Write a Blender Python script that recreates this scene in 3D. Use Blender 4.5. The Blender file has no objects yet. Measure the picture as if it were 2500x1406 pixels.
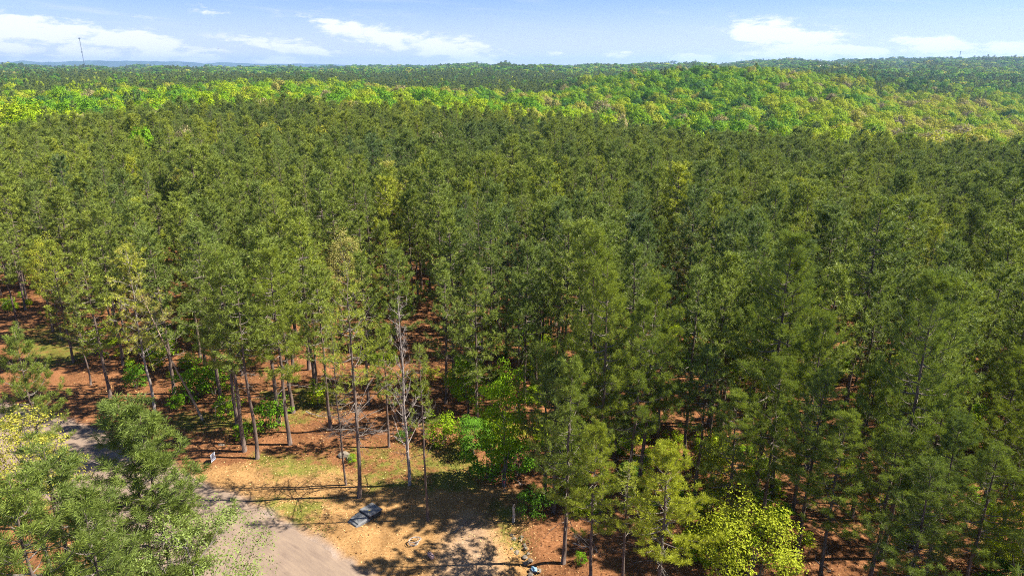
import bpy, math, random
import numpy as np
from mathutils import Vector

R = math.radians
rng = np.random.default_rng(7)
random.seed(7)
scene = bpy.context.scene
C = scene.collection

# ------------------------------------------------------------------ camera
CAM_H, PITCH, FPX, PW, PH = 28.0, R(18.0), 1667.0, 2500.0, 1406.0
cam_d = bpy.data.cameras.new('camera')
cam_d.sensor_width = 36.0
cam_d.lens = 36.0 * FPX / PW
cam_d.clip_start = 0.5
cam_d.clip_end = 40000.0
cam = bpy.data.objects.new('camera', cam_d)
cam.location = (0, 0, CAM_H)
cam.rotation_euler = (math.pi / 2 - PITCH, 0, 0)
C.objects.link(cam)
scene.camera = cam

# ------------------------------------------------------------------ sun, sky, exposure
SUN_EL, SUN_AZ = R(47.0), R(87.5)          # azimuth from +Y towards +X
sun_d = bpy.data.lights.new('sun', 'SUN')
sun_d.energy = 5.0
sun_d.angle = R(0.53)
sun_d.color = (1.0, 0.94, 0.85)
sun = bpy.data.objects.new('sun', sun_d)
sdir = Vector((math.sin(SUN_AZ) * math.cos(SUN_EL), math.cos(SUN_AZ) * math.cos(SUN_EL), math.sin(SUN_EL)))
sun.rotation_euler = sdir.to_track_quat('Z', 'Y').to_euler()
sun.location = (60, 0, 80)
C.objects.link(sun)

scene.view_settings.view_transform = 'Standard'
scene.view_settings.look = 'None'
scene.view_settings.exposure = 1.5
scene.view_settings.gamma = 1.0
scene.view_settings.use_curve_mapping = False
scene.cycles.use_denoising = False
scene.cycles.denoiser = 'OPENIMAGEDENOISE'
scene.cycles.max_bounces = 4
scene.cycles.diffuse_bounces = 2
scene.cycles.glossy_bounces = 1
scene.cycles.transmission_bounces = 2
scene.cycles.volume_bounces = 0
scene.cycles.transparent_max_bounces = 4
scene.cycles.sample_clamp_indirect = 4.0
scene.cycles.pixel_filter_type = 'BLACKMAN_HARRIS'
scene.cycles.filter_width = 1.0


class NT:
    """tiny node-tree helper"""
    def __init__(self, tree):
        self.t = tree
        self.n = tree.nodes
        self.n.clear()

    def node(self, typ, **kw):
        nd = self.n.new(typ)
        for k, v in kw.items():
            setattr(nd, k, v)
        return nd

    def link(self, a, b):
        self.t.links.new(a, b)

    def val(self, sock, v):
        if hasattr(v, 'is_linked') or hasattr(v, 'links'):
            self.link(v, sock)
        else:
            sock.default_value = v

    def math(self, op, a, b=None, c=None, clamp=False):
        nd = self.node('ShaderNodeMath', operation=op, use_clamp=clamp)
        self.val(nd.inputs[0], a)
        if b is not None:
            self.val(nd.inputs[1], b)
        if c is not None:
            self.val(nd.inputs[2], c)
        return nd.outputs[0]

    def mix(self, f, a, b, mode='MIX'):
        nd = self.node('ShaderNodeMix', data_type='RGBA', blend_type=mode)
        self.val(nd.inputs[0], f)
        for s, v in ((nd.inputs[6], a), (nd.inputs[7], b)):
            if isinstance(v, tuple):
                s.default_value = (*v[:3], 1.0)
            else:
                self.link(v, s)
        return nd.outputs[2]

    def noise(self, vec, scale, detail=4.0, rough=0.55, dist=0.0):
        nd = self.node('ShaderNodeTexNoise')
        if vec is not None:
            self.link(vec, nd.inputs['Vector'])
        nd.inputs['Scale'].default_value = scale
        nd.inputs['Detail'].default_value = detail
        nd.inputs['Roughness'].default_value = rough
        nd.inputs['Distortion'].default_value = dist
        return nd.outputs[0]

    def ss(self, v, lo, hi, a=0.0, b=1.0):
        nd = self.node('ShaderNodeMapRange', interpolation_type='SMOOTHSTEP')
        self.val(nd.inputs[0], v)
        for i, x in enumerate((lo, hi, a, b)):
            self.val(nd.inputs[i + 1], x)
        return nd.outputs[0]

    def ramp(self, f, stops):
        nd = self.node('ShaderNodeValToRGB')
        el = nd.color_ramp.elements
        while len(el) < len(stops):
            el.new(0.5)
        for e, (p, c) in zip(el, stops):
            e.position = p
            e.color = (*c, 1.0)
        self.link(f, nd.inputs[0])
        return nd.outputs[0]


# pixel <-> direction
CP, SP = math.cos(PITCH), math.sin(PITCH)


def pix_dir(x, y):
    u, v = (x - PW / 2) / FPX, (PH / 2 - y) / FPX
    return np.array([u, CP + v * SP, -SP + v * CP])


def az_el(x, y):
    d = pix_dir(x, y)
    return math.atan2(d[0], d[1]), math.atan2(d[2], math.hypot(d[0], d[1]))


def to_pix(p):
    p = np.atleast_2d(p)
    x, y, z = p[:, 0], p[:, 1], p[:, 2] - CAM_H
    f = y * CP - z * SP
    f = np.where(f > 0.1, f, 0.1)
    return PW / 2 + FPX * x / f, PH / 2 - FPX * (y * SP + z * CP) / f


# ---- world: physical sky with fair-weather clouds (in azimuth / elevation)
world = bpy.data.worlds.new('World')
scene.world = world
world.use_nodes = True
W = NT(world.node_tree)
sky = W.node('ShaderNodeTexSky', sky_type='NISHITA')
sky.sun_disc = False
sky.sun_elevation = SUN_EL
sky.sun_rotation = SUN_AZ
sky.altitude = 1500.0
sky.air_density = 1.0
sky.dust_density = 0.3
sky.ozone_density = 2.5
tc = W.node('ShaderNodeTexCoord')
sx = W.node('ShaderNodeSeparateXYZ')
W.link(tc.outputs['Generated'], sx.inputs[0])
az = W.math('ARCTAN2', sx.outputs[0], sx.outputs[1])
el = W.math('ARCSINE', sx.outputs[2])
wob = W.node('ShaderNodeCombineXYZ')
W.link(W.math('MULTIPLY', az, 10.0), wob.inputs[0])
W.link(W.math('MULTIPLY', el, 34.0), wob.inputs[1])
n1 = W.noise(wob.outputs[0], 2.7, 9.0, 0.62, 0.25)
wob2 = W.node('ShaderNodeCombineXYZ')
W.link(W.math('MULTIPLY', az, 5.0), wob2.inputs[0])
W.link(W.math('MULTIPLY', W.math('ADD', el, W.math('MULTIPLY', az, 0.06)), 60.0), wob2.inputs[1])
n2 = W.noise(wob2.outputs[0], 0.9, 6.0, 0.6, 0.5)
# bank positions (pixels of the photograph's sky): x, y, half width, half height, slope, weight
BANKS = [(90, 78, 170, 22, 0.05, 1.0), (330, 102, 150, 17, 0.10, 1.0), (10, 122, 70, 14, 0.0, .9), (230, 134, 100, 14, 0, .9), (400, 136, 120, 14, .05, .9),
         (660, 105, 130, 13, .04, .7), (735, 120, 85, 12, .1, .85), (820, 62, 110, 20, .15, .6), (900, 85, 150, 22, .22, .85), (1090, 118, 150, 24, .16, .9),
         (690, 150, 60, 9, 0, .8), (1860, 78, 80, 20, .05, 1.05), (1960, 105, 150, 28, .22, 1.05), (2060, 122, 90, 18, .15, .9),
         (2290, 112, 110, 16, .08, .8), (2440, 124, 70, 15, 0, .9), (2330, 135, 90, 10, 0, .6), (1700, 142, 70, 10, 0, .85), (1515, 134, 40, 7, 0, .8),
         (1350, 132, 26, 6, 0, .7), (510, 26, 60, 12, .1, .45), (350, 41, 30, 6, 0, .4), (1960, 140, 260, 12, 0, .6), (200, 148, 330, 10, 0, .5)]
mask = None
PXR = 1.0 / FPX
for (bx, by, hw, hh, sl, wt) in BANKS:
    a0, e0 = az_el(bx, by)
    da = W.math('SUBTRACT', az, a0)
    de = W.math('ADD', W.math('SUBTRACT', el, e0), W.math('MULTIPLY', da, sl))
    q = W.math('ADD', W.math('POWER', W.math('MULTIPLY', da, 1 / (hw * PXR * .93)), 2.0), W.math('POWER', W.math('MULTIPLY', de, 1 / (hh * 1.25 * PXR)), 2.0))
    g = W.math('MULTIPLY', W.math('EXPONENT', W.math('MULTIPLY', q, -0.9)), wt)
    g = W.math('MULTIPLY', g, 1.15)
    mask = g if mask is None else W.math('MAXIMUM', mask, g)
# the same kind of sky goes on all round: scattered banks low over the horizon
wob3 = W.node('ShaderNodeCombineXYZ')
W.link(W.math('MULTIPLY', az, 3.0), wob3.inputs[0])
W.link(W.math('MULTIPLY', el, 14.0), wob3.inputs[1])
n3 = W.noise(wob3.outputs[0], 1.1, 2.0, 0.5)
outside = W.ss(W.math('ABSOLUTE', az), R(38), R(46))
around = W.math('MULTIPLY', W.math('MULTIPLY', W.ss(n3, 0.48, 0.62), outside), W.ss(el, R(9), R(2.5)))
mask = W.math('MAXIMUM', mask, around)
cl = W.math('ADD', mask, W.math('MULTIPLY', W.math('SUBTRACT', n1, 0.5), 3.0))
cloud = W.math('MULTIPLY', W.ss(cl, 0.30, 0.90), W.ss(mask, 0.04, 0.5))
cirrus = W.math('MULTIPLY', W.ss(n2, 0.50, 0.80), 0.50)
cirrus = W.math('MULTIPLY', cirrus, W.ss(el, R(1.0), R(3.2)))
lowhaze = W.math('MULTIPLY', W.ss(el, R(6.0), R(-0.3)), 0.72)
skyc = W.mix(1.0, sky.outputs[0], (0.68, 0.78, 1.09), 'MULTIPLY')
skyc = W.mix(lowhaze, skyc, (6.15, 6.5, 7.9))
skyc = W.mix(cirrus, skyc, (6.2, 6.8, 8.0))
skyc = W.mix(W.math('MULTIPLY', cloud, 0.93), skyc, (8.1, 8.3, 8.8))
bg = W.node('ShaderNodeBackground')
bg.inputs['Strength'].default_value = 0.050
W.link(skyc, bg.inputs['Color'])
wo = W.node('ShaderNodeOutputWorld')
W.link(bg.outputs[0], wo.inputs['Surface'])


# ------------------------------------------------------------------ materials
def material(name):
    m = bpy.data.materials.new(name)
    m.use_nodes = True
    return m, NT(m.node_tree)


def finish(N, shader):
    o = N.node('ShaderNodeOutputMaterial')
    N.link(shader, o.inputs['Surface'])


def principled(N, col, rough=0.7, spec=0.3, metal=0.0, normal=None):
    p = N.node('ShaderNodeBsdfPrincipled')
    if isinstance(col, tuple):
        p.inputs['Base Color'].default_value = (*col, 1)
    else:
        N.link(col, p.inputs['Base Color'])
    N.val(p.inputs['Roughness'], rough)
    p.inputs['Specular IOR Level'].default_value = spec
    p.inputs['Metallic'].default_value = metal
    if normal is not None:
        N.link(normal, p.inputs['Normal'])
    return p.outputs[0]


def leaf_material(name, stops, transl=0.4, var=0.25, spec=0.25, tr_col=(1.15, 1.15, 0.55), rnd=.7):
    """foliage: colour from the tree's own 'tint', small variation between clumps, light passing through the leaves"""
    m, N = material(name)
    at = N.node('ShaderNodeAttribute', attribute_type='INSTANCER', attribute_name='tint')
    geo = N.node('ShaderNodeNewGeometry')
    nz = N.noise(geo.outputs['Position'], 0.9, 2.0, 0.6)
    t = N.math('ADD', at.outputs['Fac'], N.math('MULTIPLY', N.math('SUBTRACT', nz, 0.5), var), clamp=True)
    col = N.ramp(t, stops)
    rnd = N.math('MULTIPLY_ADD', geo.outputs['Random Per Island'], rnd, 1 - rnd / 2)
    hs = N.node('ShaderNodeHueSaturation')
    N.link(col, hs.inputs['Color'])
    N.link(rnd, hs.inputs['Value'])
    c = hs.outputs[0]
    p = principled(N, c, 0.55, spec)
    tr = N.node('ShaderNodeBsdfTranslucent')
    N.link(N.mix(1.0, c, tr_col, 'MULTIPLY'), tr.inputs['Color'])
    mx = N.node('ShaderNodeMixShader')
    mx.inputs[0].default_value = transl
    N.link(p, mx.inputs[1])
    N.link(tr.outputs[0], mx.inputs[2])
    finish(N, mx.outputs[0])
    return m


def bark_material(name, c1, c2, scale=6.0):
    m, N = material(name)
    tcn = N.node('ShaderNodeTexCoord')
    mp = N.node('ShaderNodeMapping')
    mp.inputs['Scale'].default_value = (1, 1, 0.25)
    N.link(tcn.outputs['Object'], mp.inputs[0])
    nz = N.noise(mp.outputs[0], scale, 5.0, 0.65)
    col = N.ramp(nz, [(0.3, c1), (0.7, c2)])
    bp = N.node('ShaderNodeBump')
    bp.inputs['Strength'].default_value = 0.8
    bp.inputs['Distance'].default_value = 0.05
    N.link(nz, bp.inputs['Height'])
    finish(N, principled(N, col, 0.9, 0.15, normal=bp.outputs[0]))
    return m


M = {}
M['needle'] = leaf_material('pine_needles', [(0.0, (0.110, 0.168, 0.058)), (0.35, (0.190, 0.245, 0.044)), (0.62, (0.28, 0.325, 0.038)), (0.85, (0.40, 0.43, 0.035)), (1.0, (0.40, 0.32, 0.14))], 0.27, 0.24, 0.25)
M['leaf'] = leaf_material('broad_leaves', [(0.0, (0.06, 0.145, 0.035)), (0.22, (0.14, 0.29, 0.012)), (0.48, (0.31, 0.39, 0.012)), (0.70, (0.36, 0.34, 0.05)), (0.88, (0.32, 0.28, 0.12)), (1.0, (0.25, 0.215, 0.13))], 0.28, 0.05, 0.05, rnd=.2)
M['bark'] = bark_material('pine_bark', (0.05, 0.036, 0.028), (0.20, 0.145, 0.115))
M['twig'] = bark_material('grey_twigs', (0.09, 0.075, 0.062), (0.22, 0.185, 0.155), 9.0)
M['deadwood'] = bark_material('grey_deadwood', (0.16, 0.13, 0.11), (0.36, 0.31, 0.27), 9.0)
M['palebark'] = bark_material('pale_tan_bark', (0.20, 0.14, 0.09), (0.42, 0.31, 0.21), 7.0)


def plain(name, col, rough=0.7, spec=0.3, metal=0.0, vary=0.15, scale=3.0):
    m, N = material(name)
    tcn = N.node('ShaderNodeTexCoord')
    nz = N.noise(tcn.outputs['Object'], scale, 4.0, 0.6)
    k = N.ramp(nz, [(0.3, tuple(c * (1 - vary) for c in col)), (0.7, tuple(min(1, c * (1 + vary)) for c in col))])
    finish(N, principled(N, k, rough, spec, metal))
    return m


M['box_top'] = plain('weathered_grey_plastic', (0.17, 0.17, 0.165), 0.6, 0.3, vary=0.25, scale=2.5)
M['box_side'] = plain('dark_grey_metal', (0.055, 0.06, 0.055), 0.55, 0.4, vary=0.3)
M['yellow'] = plain('yellow_sticker', (0.7, 0.55, 0.12), 0.6)
M['white'] = plain('white_board', (0.42, 0.44, 0.48), 0.6, vary=0.04)
M['ink'] = plain('grey_blue_print', (0.18, 0.20, 0.30), 0.7)
M['black'] = plain('black_frame', (0.02, 0.02, 0.022), 0.5)
M['red'] = plain('red_flagging', (0.75, 0.05, 0.04), 0.6)
M['pink'] = plain('pink_flagging', (0.75, 0.10, 0.16), 0.6)
M['steel'] = plain('tower_steel', (0.10, 0.13, 0.16), 0.5)
M['rock'] = plain('pale_rock', (0.17, 0.14, 0.105), 0.9, vary=0.35, scale=7)
M['blue'] = plain('blue_plastic', (0.16, 0.27, 0.36), 0.5)
M['brick'] = plain('pinkish_block', (0.45, 0.30, 0.28), 0.85)
M['wire'] = plain('dull_wire', (0.33, 0.30, 0.27), 0.45, 0.5)
M['pale_wood'] = plain('weathered_wood', (0.38, 0.33, 0.28), 0.85, vary=0.4, scale=6)
M['roof_white'] = plain('white_metal_roof', (0.85, 0.83, 0.82), 0.5, vary=0.05)
M['wall_cream'] = plain('cream_wall', (0.55, 0.45, 0.42), 0.8)
M['dark_glass'] = plain('dark_pane', (0.03, 0.035, 0.04), 0.2)
M['bird'] = plain('dark_feathers', (0.03, 0.03, 0.035), 0.7)


# ------------------------------------------------------------------ mesh helpers
class MB:
    """collects vertices and triangles"""
    def __init__(self):
        self.v, self.f, self.m, self.n = [], [], [], 0

    def add(self, v, f, mi=0):
        v = np.asarray(v, float).reshape(-1, 3)
        f = np.asarray(f, int).reshape(-1, 3)
        self.v.append(v)
        self.f.append(f + self.n)
        self.m.append(np.full(len(f), mi, int))
        self.n += len(v)
        return self

    def merge(self, o, mi=0):
        if o.n:
            self.add(np.concatenate(o.v), np.concatenate(o.f), mi)
        return self

    def tube(self, pts, rad, sides=6, cap=True):
        pts = np.asarray(pts, float)
        n = len(pts)
        rad = np.broadcast_to(rad, (n,)).astype(float)
        tan = np.gradient(pts, axis=0)
        tan /= np.linalg.norm(tan, axis=1, keepdims=True) + 1e-9
        ref = np.array([0.0, 0, 1]) if abs(tan[:, 2].mean()) < 0.8 else np.array([1.0, 0, 0])
        a = np.cross(tan, ref)
        a /= np.linalg.norm(a, axis=1, keepdims=True) + 1e-9
        b = np.cross(tan, a)
        th = np.linspace(0, 2 * np.pi, sides, endpoint=False)
        ring = pts[:, None] + rad[:, None, None] * (a[:, None] * np.cos(th)[None, :, None] + b[:, None] * np.sin(th)[None, :, None])
        v = ring.reshape(-1, 3)
        f = []
        for i in range(n - 1):
            for j in range(sides):
                p, q = i * sides + j, i * sides + (j + 1) % sides
                f += [(p, q, q + sides), (p, q + sides, p + sides)]
        if cap:
            for base in (0, (n - 1) * sides):
                for j in range(1, sides - 1):
                    f.append((base, base + j, base + j + 1))
        return self.add(v, f)

    def box(self, c, s, rz=0.0, taper=1.0, bev=0.0):
        x, y, z = (k / 2 for k in s)
        v = []
        if bev <= 0:
            for zz, t in ((-z, 1.0), (z, taper)):
                v += [(-x * t, -y * t, zz), (x * t, -y * t, zz), (x * t, y * t, zz), (-x * t, y * t, zz)]
            f = [(0, 2, 1), (0, 3, 2), (4, 5, 6), (4, 6, 7)]
            for i in range(4):
                j = (i + 1) % 4
                f += [(i, j, j + 4), (i, j + 4, i + 4)]
        else:
            b = bev
            rings = [(-z, 0), (z - b, 0), (z, b)]
            for zz, k in rings:
                xx, yy = x - k, y - k
                for (px, py) in ((-xx + b, -yy), (xx - b, -yy), (xx, -yy + b), (xx, yy - b), (xx - b, yy), (-xx + b, yy), (-xx, yy - b), (-xx, -yy + b)):
                    v.append((px, py, zz))
            f = []
            for r in range(2):
                for i in range(8):
                    p, q = r * 8 + i, r * 8 + (i + 1) % 8
                    f += [(p, q, q + 8), (p, q + 8, p + 8)]
            for i in range(1, 7):
                f += [(16, 16 + i, 17 + i), (0, i + 1, i)]
        v = np.array(v)
        cz, sz = math.cos(rz), math.sin(rz)
        v = np.stack([v[:, 0] * cz - v[:, 1] * sz, v[:, 0] * sz + v[:, 1] * cz, v[:, 2]], 1) + np.array(c)
        return self.add(v, f)

    def mesh(self, name, mats, smooth=False):
        V, F, MI = np.concatenate(self.v), np.concatenate(self.f), np.concatenate(self.m)
        me = bpy.data.meshes.new(name)
        me.vertices.add(len(V))
        me.vertices.foreach_set('co', V.astype(np.float32).ravel())
        me.loops.add(len(F) * 3)
        me.loops.foreach_set('vertex_index', F.astype(np.int32).ravel())
        me.polygons.add(len(F))
        me.polygons.foreach_set('loop_start', np.arange(0, len(F) * 3, 3, dtype=np.int32))
        me.polygons.foreach_set('loop_total', np.full(len(F), 3, dtype=np.int32))
        me.polygons.foreach_set('material_index', MI.astype(np.int32))
        me.polygons.foreach_set('use_smooth', np.full(len(F), smooth, dtype=bool))
        for m_ in (mats if isinstance(mats, (list, tuple)) else [mats]):
            me.materials.append(m_)
        me.update(calc_edges=True)
        me.validate()
        return me

    def obj(self, name, mats, parent=None, smooth=False):
        o = bpy.data.objects.new(name, self.mesh(name, mats, smooth))
        C.objects.link(o)
        if parent is not None:
            o.parent = parent
        return o


def tag(o, label=None, cat=None, group=None, kind=None):
    if label:
        o['label'] = label
    if cat:
        o['category'] = cat
    if group:
        o['group'] = group
    if kind:
        o['kind'] = kind
    return o


def thing(name, label, cat, loc=(0, 0, 0), rz=0.0, group=None):
    o = bpy.data.objects.new(name, None)
    o.empty_display_size = 0.2
    o.location = loc
    o.rotation_euler = (0, 0, rz)
    C.objects.link(o)
    return tag(o, label, cat, group)


# ------------------------------------------------------------------ terrain
COLX = [-700, -350, 0, 200, 400, 700, 1000, 1250, 1350, 1450, 1570, 1700, 1820, 2000, 2250, 2500, 2900, 3300]
DIST = [230, 300, 450, 700, 1000, 1500, 2200, 3500, 6000]
# height in the photograph (pixel row) at which the tree tops stand, per column and distance
ROWS = [[330, 330, 258, 213, 190, 172, 160, 155, 160],
        [318, 318, 254, 212, 190, 172, 160, 155, 160],
        [300, 300, 248, 210, 190, 173, 163, 157, 160],
        [280, 282, 238, 207, 190, 174, 166, 160, 162],
        [262, 265, 230, 205, 190, 175, 168, 163, 163],
        [250, 255, 222, 200, 188, 175, 168, 161, 163],
        [262, 262, 232, 210, 195, 178, 168, 162, 163],
        [275, 278, 245, 217, 197, 175, 160, 159, 163],
        [287, 292, 255, 206, 198, 175, 160, 158, 163],
        [300, 305, 262, 193, 200, 174, 160, 159, 162],
        [315, 316, 255, 174, 198, 175, 163, 158, 161],
        [326, 325, 248, 163, 192, 174, 163, 156, 160],
        [330, 330, 250, 162, 190, 172, 162, 153, 158],
        [335, 335, 262, 187, 178, 167, 158, 147, 155],
        [347, 347, 300, 240, 203, 177, 162, 144, 152],
        [362, 362, 326, 268, 220, 184, 163, 143, 150],
        [376, 376, 320, 262, 220, 184, 162, 143, 150],
        [385, 385, 325, 268, 225, 186, 162, 143, 150]]
NEAR_T, FAR_T = 15.0, 15.5
LOGD = np.log(np.array([1, 40, 80, 120, 170] + DIST + [16000.0]))
for x_, row in zip(COLX, ROWS):
    for j_ in range(5, 9):
        row[j_] += 5 if x_ < 900 else 2 if x_ < 1500 else 1
ZT, AZT = [], []
for x_, row in zip(COLX, ROWS):
    AZT.append(az_el(x_, 230)[0])
    zs = []
    for d_, y_ in zip(DIST, row):
        zs.append(CAM_H + d_ * math.tan(az_el(x_, y_)[1]) - (NEAR_T if d_ <= 230 else FAR_T))
    z230 = zs[0]
    ZT.append([0, 0, z230 * .09, z230 * .25, z230 * .52] + zs + [zs[-1] - 30])
ZT, AZT = np.array(ZT), np.array(AZT)


def vnoise(x, y, s, seed=0):
    """smooth value noise"""
    x, y = np.asarray(x) / s, np.asarray(y) / s
    xi, yi = np.floor(x).astype(int), np.floor(y).astype(int)
    u, v = x - xi, y - yi
    u, v = u * u * (3 - 2 * u), v * v * (3 - 2 * v)

    def h(a, b):
        k = np.sin(a * 127.1 + b * 311.7 + seed * 74.7) * 43758.5453
        return k - np.floor(k)
    return (h(xi, yi) * (1 - u) + h(xi + 1, yi) * u) * (1 - v) + (h(xi, yi + 1) * (1 - u) + h(xi + 1, yi + 1) * u) * v


def smooth(a, lo, hi):
    t = np.clip((a - lo) / (hi - lo), 0, 1)
    return t * t * (3 - 2 * t)


def ground(x, y):
    x, y = np.asarray(x, float), np.asarray(y, float)
    d = np.maximum(np.hypot(x, y), 1.0)
    a = np.arctan2(x, y)
    fa = np.interp(a, AZT, np.arange(len(AZT)))
    fd = np.interp(np.log(d), LOGD, np.arange(len(LOGD)))
    i, j = np.minimum(fa.astype(int), len(AZT) - 2), np.minimum(fd.astype(int), len(LOGD) - 2)
    u, v = fa - i, fd - j
    u = u * u * (3 - 2 * u)
    roll = (smooth(d, 900, 1800) * d * .0075) * (vnoise(a * 1000 + d * .02, d * .05 + a * 30, 34, 71) + .6 * vnoise(a * 1000, d * .08, 13, 72) - .8)
    return roll + ZT[i, j] * (1 - u) * (1 - v) + ZT[i + 1, j] * u * (1 - v) + ZT[i, j + 1] * (1 - u) * v + ZT[i + 1, j + 1] * u * v


def hit(x, y, h=0.0):
    """where the sight line of a pixel comes down to h metres above the ground"""
    d = pix_dir(x, y)
    t = (CAM_H - h) / -d[2]
    for _ in range(12):
        p = d * t
        t += 0.8 * ((CAM_H + p[2]) - (float(ground(p[0], p[1])) + h)) / -d[2]
    p = d * t
    return np.array([p[0], p[1], float(ground(p[0], p[1]))])


def top_height(base, ty):
    """height of a tree at base whose tip stands at pixel row ty"""
    lo, hi = 1.0, 27.0
    for _ in range(40):
        mid = (lo + hi) / 2
        if to_pix(base + np.array([0, 0, mid]))[1][0] > ty:
            lo = mid
        else:
            hi = mid
    return lo


def poly_sdf(P, poly):
    """signed distance (inside positive) of points to a polygon"""
    P, poly = np.asarray(P, float), np.asarray(poly, float)
    best = np.full(len(P), 1e9)
    inside = np.zeros(len(P), bool)
    for i in range(len(poly)):
        a, b = poly[i], poly[(i + 1) % len(poly)]
        ab = b - a
        t = np.clip(((P - a) @ ab) / (ab @ ab + 1e-9), 0, 1)
        best = np.minimum(best, np.linalg.norm(P - (a + t[:, None] * ab), axis=1))
        c = ((a[1] > P[:, 1]) != (b[1] > P[:, 1])) & (P[:, 0] < (b[0] - a[0]) * (P[:, 1] - a[1]) / (b[1] - a[1] + 1e-12) + a[0])
        inside ^= c
    return np.where(inside, best, -best)


def gpoly(pix):
    return np.array([hit(*p)[:2] for p in pix])


ROAD_UP = [(-420, 935), (-200, 955), (0, 985), (130, 1018), (250, 1056), (380, 1120), (490, 1180), (590, 1222), (690, 1272), (780, 1325), (900, 1408), (1080, 1540), (1350, 1800)]
ROAD_LO = [(-420, 1075), (-200, 1105), (0, 1150), (90, 1190), (160, 1240), (230, 1300), (300, 1360), (350, 1420), (400, 1500), (430, 1560), (470, 1640), (560, 1800), (700, 2100)]
road_up, road_lo = gpoly(ROAD_UP), gpoly(ROAD_LO)
road_poly = np.concatenate([road_up, road_lo[::-1]])
sand_poly = gpoly([(480, 1165), (560, 1140), (700, 1130), (820, 1150), (900, 1180), (1010, 1185), (1130, 1180), (1240, 1195), (1275, 1260), (1265, 1330), (1310, 1420), (1380, 1600), (1500, 1900), (900, 1700), (300, 1500), (300, 1150)])
drive_poly = gpoly([(1050, 1440), (1080, 1330), (1110, 1270), (1150, 1250), (1190, 1280), (1210, 1340), (1250, 1440), (1300, 1600), (1000, 1600)])
grass_polys = [gpoly(p) for p in ([(860, 1100), (1120, 1080), (1180, 1150), (1150, 1200), (1000, 1195), (900, 1195), (880, 1150)],
                                  [(40, 790), (190, 800), (210, 880), (120, 900), (60, 850)], [(430, 1010), (560, 1020), (640, 1040), (560, 1070), (440, 1050)],
                                  [(640, 1220), (790, 1225), (760, 1280), (680, 1265)], [(620, 1110), (800, 1120), (830, 1150), (660, 1165)],
                                  [(1210, 1230), (1260, 1240), (1270, 1340), (1215, 1330)], [(640, 960), (800, 940), (850, 1000), (700, 1040)])]
ditch = gpoly([(1255, 1300), (1275, 1340), (1295, 1375), (1308, 1400), (1318, 1450)])


# one ground sheet from under the camera to beyond the far hills
ds = [4.0]
while ds[-1] < 16000:
    ds.append(ds[-1] + max(0.35, ds[-1] * 0.0085 if ds[-1] < 90 else ds[-1] * 0.035))
ds = np.array(ds)
azs = np.linspace(R(-78), R(78), 420)
DG, AG = np.meshgrid(ds, azs, indexing='ij')
GX, GY = DG * np.sin(AG), DG * np.cos(AG)
GZ = ground(GX, GY)
P2 = np.stack([GX.ravel(), GY.ravel()], 1)
nearm = (DG.ravel() < 130)
a_sand, a_dust, a_green, a_pale = (np.zeros(len(P2)) for _ in range(4))
Pn = P2[nearm]
rd = poly_sdf(Pn, road_poly)
a_dust[nearm] = smooth(rd + (vnoise(Pn[:, 0], Pn[:, 1], 0.8, 3) - .5) * .7, -.7, 0.3)
a_sand[nearm] = smooth(poly_sdf(Pn, sand_poly), -2.2, 1.2)
a_pale[nearm] = smooth(poly_sdf(Pn, drive_poly), -1.0, 1.2)
gr = np.zeros(len(Pn))
for gp in grass_polys:
    gr = np.maximum(gr, smooth(poly_sdf(Pn, gp), -1.6, 0.6))
pgx, pgy = to_pix(np.stack([Pn[:, 0], Pn[:, 1], ground(Pn[:, 0], Pn[:, 1])], 1))
a_green[nearm] = np.maximum(gr, .75 * smooth(pgx, 1350, 1650) * vnoise(Pn[:, 0], Pn[:, 1], 9, 77))
bumps = (vnoise(P2[:, 0], P2[:, 1], 1.7, 1) - .5) * .16 + (vnoise(P2[:, 0], P2[:, 1], .6, 2) - .5) * .07 + (vnoise(P2[:, 0], P2[:, 1], 6, 5) - .5) * .35
damp = np.ones(len(P2))
damp[nearm] = 1 - smooth(rd, -2.0, -0.2)
dd = np.full(len(P2), 9.0)
for i in range(len(ditch) - 1):
    a_, b_ = ditch[i], ditch[i + 1]
    t_ = np.clip(((P2 - a_) @ (b_ - a_)) / ((b_ - a_) @ (b_ - a_)), 0, 1)
    dd = np.minimum(dd, np.linalg.norm(P2 - (a_ + t_[:, None] * (b_ - a_)), axis=1))
GZ = GZ.ravel() + bumps * damp * (DG.ravel() < 200) - 0.25 * np.exp(-(dd / .45) ** 2)
nd_, na_ = DG.shape
idx = np.arange(nd_ * na_).reshape(nd_, na_)
q0, q1, q2, q3 = idx[:-1, :-1].ravel(), idx[:-1, 1:].ravel(), idx[1:, 1:].ravel(), idx[1:, :-1].ravel()
F = np.concatenate([np.stack([q0, q2, q1], 1), np.stack([q0, q3, q2], 1)])


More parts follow.
